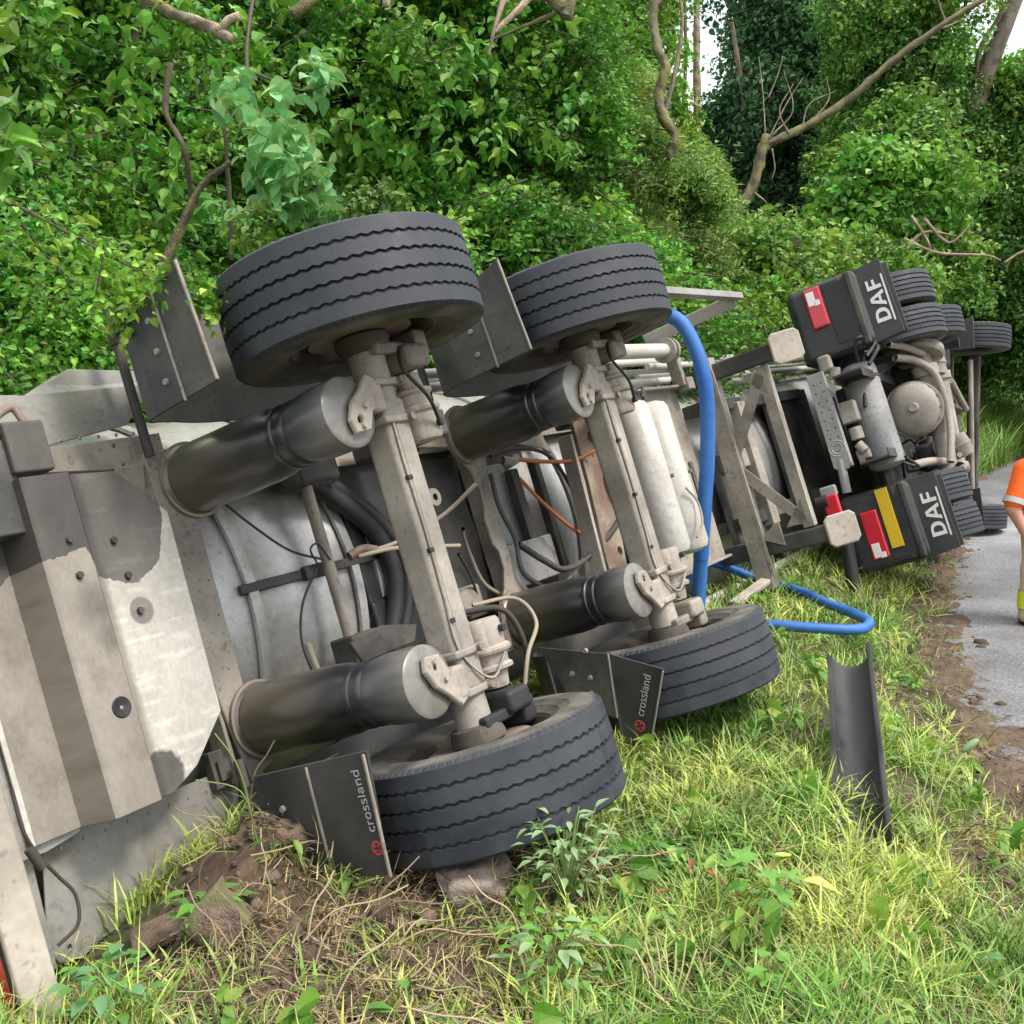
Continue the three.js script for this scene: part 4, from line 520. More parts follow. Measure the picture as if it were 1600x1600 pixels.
{ // half-round black plastic mudguard piece leaning in the grass
  const a = V(1.475, 0.0, -4.45), b = V(1.82, 0.42, -5.8), d = b.clone().sub(a), L = d.length(); a.sub(d.clone().multiplyScalar(0.06)); a.y += 0.05;
  const sh = new THREE.Shape(); const r = 0.108; const th = 0.01; const A0 = -0.1, A1 = PI + 0.1; sh.absarc(0, 0, r, A0, A1, false); sh.absarc(0, 0, r - th, A1, A0, true);
  const g = new THREE.ExtrudeGeometry(sh, { depth: L * 1.06, bevelEnabled: true, bevelSize: 0.002, bevelThickness: 0.002, bevelSegments: 1, curveSegments: 20, steps: 12 });
  const o = thing('broken_channel', 'black half-round plastic channel leaning out of the grass right of the wheels', 'plastic channel', a);
  const lips = [plate([[0, 0], [0.01, 0], [0.01, 0.01], [0, 0.01]], 'sw', 0, 0.01)];
  const rib1 = new THREE.BoxGeometry(0.014, 0.02, L * 1.06); rib1.translate(r + 0.004, -0.012, L * 0.53); const rib2 = new THREE.BoxGeometry(0.014, 0.02, L * 1.06); rib2.translate(-r - 0.004, -0.012, L * 0.53);
  const z = d.clone().normalize(), hollow = V(0.5, -0.75, -0.35), y = hollow.sub(z.clone().multiplyScalar(hollow.dot(z))).normalize(), x = y.clone().cross(z);
  // the open side looks up and left: arc bulges down and right
  y.multiplyScalar(1); const m4 = new THREE.Matrix4().makeBasis(x, y, z); const gg = [g, rib1, rib2]; gg.forEach(q => q.applyMatrix4(m4));
  part(o, 'channel', gg[0], M.plastic); part(o, 'lip', [gg[1], gg[2]], M.plastic);
}
function rock(r, seed, sc = [1, 0.6, 0.8], det = 4) { let g = new THREE.IcosahedronGeometry(r, det); g.deleteAttribute('uv'); g.deleteAttribute('normal'); g = mergeVertices(g, 1e-5); const p = g.attributes.position; for (let i = 0; i < p.count; i++) { const v = V().fromBufferAttribute(p, i); const k = 1 + 0.24 * n3(v.x / r * 1.1 + seed, v.y / r * 1.1, v.z / r * 1.1) + 0.1 * n3(v.x / r * 3, v.y / r * 3 + seed, v.z / r * 3) + 0.04 * n3(v.x / r * 8, v.y / r * 8, v.z / r * 8 + seed); v.multiplyScalar(k); p.setXYZ(i, v.x * sc[0], v.y * sc[1], v.z * sc[2]); } g.computeVertexNormals(); return g; }
const rockMat = dusty([0.2, 0.155, 0.13], [0.4, 0.33, 0.29], { seed: 51, amt: 0.55, bump: 0.006, rep: 3 }), mossMat = dusty([0.085, 0.09, 0.03], [0.16, 0.14, 0.075], { seed: 53, bump: 0.005, rep: 3 }), soilMat = dusty([0.07, 0.047, 0.033], [0.17, 0.12, 0.082], { seed: 55, bump: 0.012, rep: 3, speck: 0.8 });
{ const m = lone('stone', 'pinkish brown stone lodged in the soil under the near lower wheel', 'stone', rock(0.16, 3), rockMat); m.position.set(-0.13, gy(-0.13, -3.98) + 0.06, -3.98); m.rotation.y = 0.5; }
{ const m = lone('stone', 'reddish brown lump of earth beside the near mudflap', 'clod', rock(0.085, 8, [1, 0.8, 0.9]), soilMat); m.position.set(-0.86, gy(-0.86, -4.1) + 0.02, -4.1); m.name = 'earth_clod'; }
{ const o = thing('broken_kerb_stone', 'mossy square-cut stone block tipped into the soil below the silver panel', 'stone block', V(-1.03, gy(-1.03, -3.7) + 0.06, -3.7)); const g = flat(new RoundedBoxGeometry(0.17, 0.17, 0.26, 4, 0.012)); const p = g.attributes.position; for (let i = 0; i < p.count; i++) { const k = 0.012 * n3(p.getX(i) * 20, p.getY(i) * 20, p.getZ(i) * 20); p.setXYZ(i, p.getX(i) + k, p.getY(i) + k, p.getZ(i) - k); } g.computeVertexNormals(); g.rotateZ(PI / 4); g.rotateX(-0.3); g.rotateY(0.15); part(o, 'block', g, mossMat); const f = rock(0.085, 5, [1, 0.9, 0.3]); f.rotateX(-0.3); f.translate(0.02, 0.02, 0.12); part(o, 'broken_face', f, soilMat); }
{ const o = lone('paving_slab', 'flat brown slab piece lying under the corner of the silver panel', 'slab', B([0, 0, 0], [0.2, 0.04, 0.16], 0.015), soilMat); o.position.set(-1.3, gy(-1.3, -3.85) + 0.01, -3.85); o.rotation.set(0.1, 0.4, 0.25); }
{ const o = lone('timber_piece', 'pale broken plank lying in the grass behind the second lower wheel', 'plank', B([0, 0, 0], [0.5, 0.04, 0.09], 0.01), M.bracket); o.position.set(1.85, gy(1.85, -8.4) + 0.12, -8.4); o.rotation.set(0.1, 0.85, 0.18); }
// ---------------------------------------------------------------- the person at the right edge
{
  const o = thing('person', 'person in an orange high-visibility shirt standing on the road at the right edge', 'person', V(4.37, yRoad(-8.95) + 0.012, -8.95));
  const body = (bones, res, lo, size, k, fat = 0) => {
    const mc = new MarchingCubes(res, new THREE.MeshBasicMaterial(), false, false, 200000); mc.isolation = 0; const f = mc.field, q = V(), N = mc.size;
    for (let z = 0; z < N; z++) for (let y = 0; y < N; y++) for (let x = 0; x < N; x++) {
      q.set(lo[0] + x / N * size, lo[1] + y / N * size, lo[2] + z / N * size); let e = 0;
      for (const [a, b, ra, rb] of bones) { const ab = [b[0] - a[0], b[1] - a[1], b[2] - a[2]], ap = [q.x - a[0], q.y - a[1], q.z - a[2]], L2 = ab[0] ** 2 + ab[1] ** 2 + ab[2] ** 2 || 1e-9, t = clamp((ap[0] * ab[0] + ap[1] * ab[1] + ap[2] * ab[2]) / L2); const dd = Math.hypot(ap[0] - ab[0] * t, ap[1] - ab[1] * t, ap[2] - ab[2] * t) - mix(ra, rb, t) - fat; e += Math.exp(-dd * k); }
      f[z * N * N + y * N + x] = Math.log(e + 1e-30) / k;
    }
    mc.update(); const n = mc.count, P = new Float32Array(n * 3), Nn = new Float32Array(n * 3);
    for (let i = 0; i < n; i++) for (let c = 0; c < 3; c++) { P[i * 3 + c] = lo[c] + (mc.positionArray[i * 3 + c] + 1) / 2 * size; Nn[i * 3 + c] = mc.normalArray[i * 3 + c]; }
    const g = new THREE.BufferGeometry(); g.setAttribute('position', new THREE.BufferAttribute(P, 3)); g.setAttribute('normal', new THREE.BufferAttribute(Nn, 3)); return g;
  };
  const skin = new THREE.MeshPhysicalMaterial({ color: new THREE.Color().setRGB(0.5, 0.25, 0.17), roughness: 0.55, sheen: 0.2 }), org = new THREE.MeshStandardMaterial({ color: new THREE.Color().setRGB(0.9, 0.13, 0.01), roughness: 0.85, bumpMap: M.alu.bumpMap, bumpScale: 0.006 }), yel = new THREE.MeshStandardMaterial({ color: new THREE.Color().setRGB(0.62, 0.62, 0.02), roughness: 0.8 }), navy = new THREE.MeshStandardMaterial({ color: new THREE.Color().setRGB(0.55, 0.4, 0.28), roughness: 0.9 }), silver = new THREE.MeshStandardMaterial({ color: new THREE.Color().setRGB(0.42, 0.42, 0.43), roughness: 0.6 });
  // facing along +x away from the verge, leaning a little; left of frame is this arm
  const sh = [-0.2, 1.3, 0], el = [-0.3, 0.98, 0.02], wr = [-0.18, 0.68, 0.12];
  const bones = [[[0, 1.02, 0], [0, 1.25, 0], 0.15, 0.17], [[-0.15, 1.3, 0], [0.15, 1.3, 0], 0.075, 0.075], [[0, 1.35, 0], [0, 1.46, 0.03], 0.06, 0.06], [[0, 1.55, 0.03], [0, 1.6, 0.04], 0.085, 0.095], [[0, 1.5, 0.07], [0, 1.54, 0.1], 0.05, 0.03], [sh, el, 0.058, 0.048], [el, wr, 0.052, 0.032], [[0.2, 1.3, 0], [0.28, 1.0, 0], 0.058, 0.045], [[0.28, 1.0, 0], [0.24, 0.72, 0.08], 0.045, 0.032], [[-0.09, 0.9, 0], [-0.1, 0.48, 0.02], 0.1, 0.06], [[-0.1, 0.48, 0.02], [-0.1, 0.1, 0], 0.06, 0.045], [[0.1, 0.9, 0], [0.12, 0.48, 0.02], 0.1, 0.06], [[0.12, 0.48, 0.02], [0.13, 0.1, 0], 0.06, 0.045]];
  for (const [w, sx] of [[wr, -1], [[0.24, 0.72, 0.08], 1]]) { const c = [w[0], w[1] - 0.09, w[2] + 0.03]; bones.push([w, c, 0.03, 0.036]); for (let i = 0; i < 4; i++) { const a = [c[0], c[1] - 0.02, c[2] - 0.03 + i * 0.02], L = [0.055, 0.07, 0.075, 0.06][i]; bones.push([a, [a[0] - sx * 0.01, a[1] - L * 0.6, a[2]], 0.0095, 0.009], [[a[0] - sx * 0.01, a[1] - L * 0.6, a[2]], [a[0] - sx * 0.03, a[1] - L, a[2]], 0.009, 0.008]); } bones.push([[c[0], c[1] + 0.05, c[2] + 0.02], [c[0] - sx * 0.01, c[1] - 0.02, c[2] + 0.055], 0.014, 0.009]); }
  part(o, 'body', body(bones, 96, [-0.9, -0.02, -0.9], 1.8, 70), skin);
  part(o, 'shirt', body([[[0, 0.98, 0], [0, 1.25, 0], 0.17, 0.19], [[-0.15, 1.3, 0], [0.15, 1.3, 0], 0.095, 0.095], [sh, [-0.29, 1.04, 0.015], 0.085, 0.078], [[0.2, 1.3, 0], [0.27, 1.08, 0], 0.085, 0.078]], 64, [-0.8, 0.5, -0.8], 1.6, 60), org);
  each(o, 'sleeve_band', [cyl([-0.281, 1.07, 0.013], [-0.296, 1.025, 0.016], 0.088, 0.09, 20, true), cyl([0.26, 1.13, 0], [0.27, 1.08, 0], 0.084, 0.084, 20, true)], silver, 1);
  part(o, 'trousers', body([[[-0.1, 0.92, 0], [-0.1, 0.48, 0.02], 0.1, 0.072], [[-0.1, 0.48, 0.02], [-0.1, 0.1, 0], 0.085, 0.08], [[0.1, 0.92, 0], [0.12, 0.48, 0.02], 0.12, 0.085], [[0.12, 0.48, 0.02], [0.13, 0.1, 0], 0.085, 0.08], [[-0.06, 0.95, 0], [0.06, 0.95, 0], 0.14, 0.14]], 64, [-0.7, -0.1, -0.7], 1.4, 60), navy);
  for (const sx of [-1, 1]) { part(o, 'trouser_band', cyl([sx * 0.115 + 0.015, 0.16, 0.005], [sx * 0.115 + 0.015, 0.3, 0.01], 0.094, 0.094, 22, true), yel); part(o, 'boot', [B([sx * 0.12 + 0.02, 0.06, 0.06], [0.11, 0.12, 0.28], 0.045), B([sx * 0.12 + 0.02, 0.012, 0.06], [0.115, 0.026, 0.29], 0.01), cyl([sx * 0.12 + 0.02, 0.08, 0], [sx * 0.12 + 0.02, 0.18, 0], 0.062, 0.06, 16)], M.black); }
  const hat = new THREE.SphereGeometry(0.125, 24, 12, 0, 2 * PI, 0, PI / 2); hat.translate(0, 1.62, 0.035); part(o, 'hard_hat', [hat, cyl([0, 1.62, 0.05], [0, 1.63, 0.05], 0.15, 0.15, 24)], M.white);
  each(o, 'eye', [-1, 1].map(s => { const e = new THREE.SphereGeometry(0.012, 10, 8); e.translate(s * 0.032, 1.575, 0.125); return e; }), M.black); each(o, 'ear', [-1, 1].map(s => { const e = new THREE.SphereGeometry(0.03, 10, 8); e.scale(0.4, 1, 0.7); e.translate(s * 0.095, 1.56, 0.03); return e; }), skin);
  o.rotation.y = 0.2;
}

// ---------------------------------------------------------------- plants
const at = (px, py, d) => V((px - 800) / 1710 * d, 1.8 + (630 - py) / 1710 * d, -d);
// a sprig of folded leaves; each leaf four small faces
function sprig(seed, n, len, wid, spread, o = {}) {
  const { up = 0.75, fold = 0.25, flat: fl = 0.7 } = o, r = rng(seed), P = [], C = [], q = new THREE.Quaternion(), e = new THREE.Euler();
  for (let i = 0; i < n; i++) {
    const a = r() * 2 * PI, d = Math.sqrt(r()) * spread, c = V(Math.cos(a) * d, (r() - 0.5) * 2 * spread * fl, Math.sin(a) * d), L = len * (0.65 + 0.6 * r()), W = wid * (0.7 + 0.5 * r());
    e.set((r() - 0.5) * 2.6 * (1 - up) + (r() - 0.5) * 1.7, a + (r() - 0.5) * 2.6, (r() - 0.5) * 2.0 - 0.3, 'YXZ'); q.setFromEuler(e);
    const sp = [[0, 0], [0.25, -0.02], [0.6, -0.08], [1, -0.24]].map(t => [L * t[0], L * t[1], 0]), rim = [[0.1, 0.3], [0.32, 0.5], [0.62, 0.42], [0.86, 0.2]], ed = sgn => rim.map(t => [L * t[0], W * t[1] * fold * 1.6 - L * 0.2 * t[0] * t[0], sgn * W * t[1]]);
    const k = 0.5 + 0.45 * r() + 0.75 * r() ** 4, y = 0.8 + 0.5 * r();
    const put = (p, c0) => { const q0 = V(...p).applyQuaternion(q).add(c); P.push(q0.x, q0.y, q0.z); C.push(c0 * y, c0, c0 * 0.85); };
    for (const sgn of [1, -1]) { const e0 = ed(sgn), tri = (x, y0, z0) => { for (const p of sgn > 0 ? [x, y0, z0] : [x, z0, y0]) put(p, k); }; tri(sp[0], sp[1], e0[0]); tri(sp[1], e0[1], e0[0]); tri(sp[1], sp[2], e0[1]); tri(sp[2], e0[2], e0[1]); tri(sp[2], sp[3], e0[3]); tri(sp[2], e0[3], e0[2]); }
  }
  if (o.twig) for (let i = 0; i < 2; i++) { const a = r() * 6.28, l = spread * 1.1, w = 0.004, x = Math.cos(a), z = Math.sin(a); for (const p of [[-x * l, -0.01, -z * l], [x * l, 0.02, z * l], [x * l, 0.02 + w, z * l]]) { P.push(...p); C.push(0.5, 0.22, 0.4); } }
  const g = new THREE.BufferGeometry(); g.setAttribute('position', new THREE.Float32BufferAttribute(P, 3)); g.setAttribute('color', new THREE.Float32BufferAttribute(C, 3)); g.computeVertexNormals(); return g;
}
const leafMat = new THREE.MeshPhysicalMaterial({ vertexColors: true, roughness: 0.6, specularIntensity: 0.6, transmission: 0.55, thickness: 0, side: THREE.DoubleSide });
const SP = {
  hazel: [sprig(1, 13, 0.062, 0.05, 0.13, { twig: 1 }), sprig(2, 13, 0.062, 0.05, 0.13, { twig: 1 })],
  small: [sprig(3, 16, 0.042, 0.026, 0.1), sprig(4, 16, 0.042, 0.026, 0.1)],
  fine: [sprig(5, 22, 0.07, 0.018, 0.15, { up: 0.5 }), sprig(6, 22, 0.07, 0.018, 0.15, { up: 0.5 })],
  big: [sprig(7, 18, 0.1, 0.075, 0.26), sprig(8, 18, 0.1, 0.075, 0.26)],
  far: [sprig(9, 26, 0.14, 0.1, 0.42), sprig(10, 26, 0.14, 0.1, 0.42)],
  lime: [sprig(12, 5, 0.1, 0.09, 0.1, { fold: 0.15 }), sprig(13, 5, 0.1, 0.09, 0.1, { fold: 0.15 })],
  weed: [sprig(14, 12, 0.075, 0.04, 0.07), sprig(15, 12, 0.075, 0.04, 0.07)],
};
const stemMat = dusty([0.06, 0.045, 0.03], [0.1, 0.08, 0.05], { seed: 67, amt: 0.5 });
// scatter leafy sprays through lobes given as [centre, rx, ry, rz, count]: each spray is a drooping twig set with sprigs; noise leaves gaps
const SPRAY = { hazel: [0.55, 9], small: [0.4, 9], fine: [0.55, 9], big: [0.95, 9], far: [1.5, 9], lime: [0, 1], weed: [0, 1] };
function foliage(parent, name, kind, lobes, col, o = {}) {
  const { seed = 1, f = 1.1, thr = 0.0, s0 = 0.8, s1 = 1.3, shell = 0.5, droop = 0.45, many = 1 } = o, r = rng(seed), mats = [[], []], cols = [[], []], O = new THREE.Object3D(), twigs = [];
  const origin = parent.position, solo = thr < -1, [SL, SN] = solo ? [0, 1] : SPRAY[kind];
  for (const [c, rx, ry, rz, n] of lobes) for (let i = 0, tries = 0, N = n * many / SN; i < N && tries < N * 8; tries++) {
    const v = V(r() * 2 - 1, r() * 2 - 1, r() * 2 - 1).multiplyScalar(1.25), l = v.length(); if (l > 1.25 || l < shell * r() || (l > 0.75 && r() < (l - 0.75) * 1.8)) continue;
    const p = V(c.x + v.x * rx, c.y + v.y * ry, c.z + v.z * rz), nn = n3(p.x * f * 0.7 + seed, p.y * f * 1.1, p.z * f * 0.7) * 0.8 + n3(p.x * f * 2.1, p.y * f * 2.6, p.z * f * 2.1 + seed) * 0.45; if (nn < thr + 0.35 * (l - 0.6)) continue;
    i++;
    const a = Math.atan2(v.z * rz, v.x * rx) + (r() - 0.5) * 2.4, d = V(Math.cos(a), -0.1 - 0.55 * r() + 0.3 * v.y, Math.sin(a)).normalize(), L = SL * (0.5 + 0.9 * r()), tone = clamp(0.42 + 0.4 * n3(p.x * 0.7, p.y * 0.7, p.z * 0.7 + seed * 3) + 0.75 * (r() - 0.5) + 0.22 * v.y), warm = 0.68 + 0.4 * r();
    if (SL) twigs.push([p.clone().sub(d.clone().multiplyScalar(L * 0.55)).sub(origin), p.clone().add(d.clone().multiplyScalar(L * 0.5)).sub(origin)]);
    for (let k = 0; k < SN; k++) {
      const t = SN > 1 ? (k + r()) / SN - 0.5 : 0, w = SL * 0.2 * (0.6 - t), q = p.clone().add(d.clone().multiplyScalar(L * t)).add(V((r() - 0.5) * w * 2, (r() - 0.5) * w * 0.8 - L * 0.35 * (t + 0.5) ** 2, (r() - 0.5) * w * 2)); if (q.y < gy(q.x, q.z) + 0.02) continue;
      O.position.copy(q).sub(origin); O.rotation.set((r() - 0.5) * 2 * droop, r() * 2 * PI, (r() - 0.5) * 2 * droop, 'YXZ'); O.scale.setScalar(mix(s0, s1, r()) * (1.05 - 0.35 * t)); O.updateMatrix(); const j = k & 1; mats[j].push(O.matrix.clone());
      const cc = lerp3(col[0], col[1], clamp(tone + 0.2 * (r() - 0.5))); cols[j].push([cc[0] * warm, cc[1], cc[2]]);
    }
  }
  const res = []; for (let k = 0; k < 2; k++) { if (!mats[k].length) continue; const m = new THREE.InstancedMesh(SP[kind][k], leafMat, mats[k].length), cc = new THREE.Color(); mats[k].forEach((q, i) => { m.setMatrixAt(i, q); m.setColorAt(i, cc.setRGB(...cols[k][i])); }); m.name = name; m.userData.kind = 'stuff'; m.castShadow = m.receiveShadow = true; parent.add(m); res.push(m); }
  if (twigs.length) { const g = new THREE.CylinderGeometry(0.35, 1, 1, 5, 1, true); const m = new THREE.InstancedMesh(g, stemMat, twigs.length); twigs.forEach(([A, Bq], i) => { const d = Bq.clone().sub(A), L = d.length(); O.position.copy(A).add(Bq).multiplyScalar(0.5); O.quaternion.setFromUnitVectors(YA, d.normalize()); O.scale.set(0.006 + L * 0.006, L, 0.006 + L * 0.006); O.updateMatrix(); m.setMatrixAt(i, O.matrix); }); m.name = 'twigs'; m.userData.kind = 'stuff'; m.castShadow = true; parent.add(m); }
  return res;
}
function branchGeo(pts, r0, r1, knob = 0.15, seed = 1) {
  const c = new THREE.CatmullRomCurve3(pts, false, 'centripetal'), n = Math.max(10, pts.length * 7), rad = 9, P = [], I = [], fr = c.computeFrenetFrames(n, false);
  for (let i = 0; i <= n; i++) { const t = i / n, p = c.getPointAt(t), rr = mix(r0, r1, t); for (let k = 0; k <= rad; k++) { const a = (k % rad) / rad * 2 * PI, q = rr * (1 + knob * n3(p.x * 5 + Math.cos(a) * 1.2, p.y * 5 + seed, p.z * 5 + Math.sin(a) * 1.2) + knob * 0.7 * n3(p.x * 17, p.y * 17, p.z * 17 + a)); P.push(p.x + q * (fr.normals[i].x * Math.cos(a) + fr.binormals[i].x * Math.sin(a)), p.y + q * (fr.normals[i].y * Math.cos(a) + fr.binormals[i].y * Math.sin(a)), p.z + q * (fr.normals[i].z * Math.cos(a) + fr.binormals[i].z * Math.sin(a))); } }
  for (let i = 0; i < n; i++) for (let k = 0; k < rad; k++) { const a = i * (rad + 1) + k, b = a + rad + 1; I.push(a, b, a + 1, a + 1, b, b + 1); }
  const e = P.length / 3; for (const [row, w] of [[0, 0], [n, 1]]) { const p = c.getPointAt(w); P.push(p.x, p.y, p.z); const id = P.length / 3 - 1; for (let k = 0; k < rad; k++) { const a = row * (rad + 1) + k; w ? I.push(a, id, a + 1) : I.push(a, a + 1, id); } }
  const g = new THREE.BufferGeometry(); g.setAttribute('position', new THREE.Float32BufferAttribute(P, 3)); g.setIndex(I); g.computeVertexNormals(); return g;
}
const barkMat = dusty([0.075, 0.06, 0.045], [0.2, 0.165, 0.12], { seed: 61, amt: 0.6, bump: 0.012, rep: 2, speck: 0.6 }), mossBark = dusty([0.075, 0.06, 0.035], [0.2, 0.185, 0.07], { seed: 63, amt: 0.6, bump: 0.012, rep: 2, speck: 0.6 }), paleBark = dusty([0.17, 0.125, 0.085], [0.4, 0.32, 0.22], { seed: 65, amt: 0.5, bump: 0.008, rep: 2, speck: 0.7 });
function tree(name, label, cat, base, limbs, group) { // limbs: [part name, points, r0, r1, material]
  const o = thing(name, label, cat, base, group); for (const [pn, pts, r0, r1, m] of limbs) part(o, pn, branchGeo(pts.map(p => p.clone().sub(base)), r0 * 0.85, r1 * 0.85, 0.3), m || barkMat, 1); return o;
}
const grd = (x, z, dy = 0) => V(x, gy(x, z) + dy, z);
const lobe = (px, py, d, rx, ry, rz, n) => [at(px, py, d), rx / 1710 * d, ry / 1710 * d, rz, n];
const G = { deep: [[0.06, 0.16, 0.025], [0.17, 0.34, 0.05]], mid: [[0.11, 0.3, 0.035], [0.34, 0.66, 0.09]], bright: [[0.15, 0.32, 0.035], [0.4, 0.64, 0.1]], olive: [[0.22, 0.34, 0.08], [0.52, 0.68, 0.2]], blue: [[0.045, 0.14, 0.055], [0.15, 0.33, 0.12]], pale: [[0.3, 0.55, 0.2], [0.55, 0.8, 0.4]], ivy: [[0.1, 0.25, 0.045], [0.34, 0.6, 0.12]] };
{ // left: thorn and hazel thicket
  let b = grd(-4.6, -8.2); let o = tree('hazel_tree', 'dense hazel tree filling the upper left, dark green small leaves', 'tree', b, [['trunk', [b, b.clone().add(V(0.2, 2, 0.1)), at(20, 120, 8.2)], 0.12, 0.05], ['limb', [b.clone().add(V(0.15, 1.4, 0)), at(160, 250, 7.8), at(250, 30, 7.6)], 0.07, 0.03]]);
  foliage(o, 'crown', 'hazel', [lobe(-40, 90, 7.4, 240, 210, 1.1, 2300), lobe(150, 150, 7.6, 220, 230, 1.3, 3000), lobe(60, 380, 7.2, 220, 170, 1.1, 2400), lobe(250, 330, 7.9, 190, 220, 1.1, 2400), lobe(100, 300, 8.8, 330, 420, 0.8, 2600)], G.mid, { seed: 21, s0: 0.45, s1: 1.2, many: 1.45, thr: 0.07 });
  foliage(o, 'shoots', 'lime', [lobe(120, 60, 6.6, 260, 150, 0.5, 90), lobe(40, 300, 6.3, 160, 130, 0.4, 60), lobe(250, 260, 6.8, 120, 160, 0.4, 60)], [[0.16, 0.4, 0.05], [0.5, 0.8, 0.14]], { seed: 22, thr: -0.1, s0: 0.5, s1: 0.95, f: 1.6 });
  b = grd(-3.2, -6.2); o = tree('hawthorn_bush', 'hawthorn bush with tiny leaves at the left behind the silver sheet', 'bush', b, [['stem', [b, at(60, 560, 6.2), at(40, 400, 6.1)], 0.04, 0.015, stemMat]]);
  foliage(o, 'crown', 'small', [lobe(30, 470, 6.1, 150, 150, 0.8, 2300), lobe(100, 590, 6.0, 170, 90, 0.7, 1500), lobe(-60, 560, 5.6, 120, 120, 0.8, 900), lobe(60, 330, 6.4, 120, 90, 0.6, 900)], G.mid, { seed: 24, f: 1.8 });
  // spray reaching over the near mudguard
  b = at(-160, 260, 4.9); o = tree('hawthorn_branch', 'thin hawthorn spray with yellow-green leaf tips reaching across to the near upper mudflap', 'branch', b, [['twig', [b, at(20, 320, 4.7), at(120, 370, 4.55), at(220, 425, 4.42), at(325, 480, 4.35)], 0.014, 0.004, stemMat], ['twig', [at(20, 320, 4.7), at(110, 430, 4.6), at(200, 500, 4.5)], 0.008, 0.003, stemMat], ['twig', [at(120, 370, 4.55), at(170, 400, 4.4), at(160, 460, 4.4)], 0.006, 0.003, stemMat]]);
  const lb = []; for (const [x, y, d] of [[-20, 330, 4.7], [60, 345, 4.62], [120, 375, 4.56], [170, 400, 4.5], [215, 425, 4.44], [260, 440, 4.4], [300, 465, 4.36], [322, 482, 4.35], [100, 430, 4.6], [150, 465, 4.55], [195, 497, 4.5], [215, 470, 4.45], [250, 470, 4.4], [205, 500, 4.45], [20, 400, 4.7], [60, 470, 4.7]]) lb.push(lobe(x, y, d, 24, 13, 0.08, 5));
  foliage(o, 'leaves', 'small', lb, [[0.16, 0.38, 0.04], [0.42, 0.66, 0.09]], { seed: 27, thr: -2, s0: 0.7, s1: 1.15 });
}
{ // centre: tall maple thicket, pale leaved lime branch
  let b = grd(-1.9, -11.2); let o = tree('maple_tree', 'broad maple thicket behind the near wheel, fresh green leaves', 'tree', b, [['trunk', [b, at(540, 330, 11), at(560, 60, 10.6)], 0.16, 0.08], ['limb', [at(540, 300, 10.9), at(700, 120, 10.3), at(790, -40, 10)], 0.08, 0.04], ['stem', [at(285, 120, 6.2), at(276, 190, 6.2), at(303, 250, 6.2), at(310, 330, 6.3)], 0.02, 0.015, stemMat], ['stem', [at(372, 265, 6.2), at(328, 298, 6.2), at(300, 350, 6.2), at(262, 425, 6.2)], 0.018, 0.034, mossBark], ['stem', [at(362, 190, 6.3), at(368, 300, 6.3), at(370, 410, 6.3)], 0.012, 0.016, stemMat]]);
  foliage(o, 'crown', 'hazel', [lobe(420, 60, 10, 200, 190, 1.2, 3000), lobe(600, 120, 10.2, 200, 200, 1.3, 3400), lobe(770, 90, 10.6, 170, 200, 1.2, 2800), lobe(520, 310, 10.4, 220, 150, 1.2, 2800), lobe(740, 300, 10.8, 190, 150, 1.1, 2600), lobe(330, 300, 9.6, 150, 220, 1.0, 2400), lobe(860, 240, 11.4, 120, 180, 0.9, 1500), lobe(560, 250, 12.2, 420, 330, 0.8, 3200)], G.mid, { seed: 31, s0: 0.45, s1: 1.2, many: 1.45, thr: 0.07 });
  foliage(o, 'shoots', 'lime', [lobe(560, 160, 8.9, 220, 170, 0.5, 130), lobe(760, 180, 9.4, 170, 170, 0.5, 110), lobe(640, 320, 9.2, 200, 70, 0.5, 60)], [[0.16, 0.4, 0.05], [0.5, 0.8, 0.14]], { seed: 32, thr: -0.1, s0: 0.6, s1: 1.1, f: 1.4 });
  b = grd(-1.6, -8.4); o = tree('elder_bush', 'low shrubs behind the two upper wheels, bright green', 'bush', b, [['stem', [b, at(450, 520, 8.4), at(470, 420, 8.5)], 0.04, 0.02, stemMat]]);
  foliage(o, 'crown', 'hazel', [lobe(300, 560, 8, 210, 170, 0.9, 2000), lobe(560, 480, 8.8, 240, 150, 0.9, 2200), lobe(800, 450, 9.6, 190, 160, 0.9, 2200), lobe(960, 520, 10.4, 170, 150, 0.9, 1900), lobe(400, 680, 7.6, 260, 90, 0.7, 1400)], G.mid, { seed: 35, s0: 0.6, s1: 1.05, many: 1.45 });
  b = at(430, -60, 6.6); o = tree('lime_branch', 'drooping branch of large pale blue-green leaves above the near upper wheel', 'branch', b, [['twig', [b, at(400, 120, 6.3), at(430, 230, 6.1), at(470, 310, 6), at(420, 365, 5.9)], 0.016, 0.005, stemMat], ['twig', [at(400, 130, 6.3), at(490, 160, 6.1), at(520, 150, 6)], 0.01, 0.004, stemMat]]);
  foliage(o, 'leaves', 'lime', [lobe(375, 150, 6.1, 30, 34, 0.2, 9), lobe(500, 150, 6.1, 45, 36, 0.2, 11), lobe(440, 220, 6, 50, 50, 0.25, 20), lobe(480, 270, 6, 50, 50, 0.25, 22), lobe(430, 280, 5.9, 42, 45, 0.2, 14), lobe(500, 325, 6, 50, 25, 0.2, 16), lobe(420, 345, 5.9, 32, 18, 0.15, 7)], G.pale, { seed: 37, thr: -2, s0: 0.7, s1: 1.05, f: 2 });
  b = at(560, 480, 6.4); foliage(thing('shoot', 'yellow-green leafy shoot just above the near upper wheel', 'shoot', b), 'leaves', 'small', [lobe(590, 335, 6.0, 40, 18, 0.2, 40), lobe(405, 365, 5.8, 22, 16, 0.1, 12)], [[0.12, 0.24, 0.03], [0.24, 0.4, 0.06]], { seed: 39, thr: -2 });
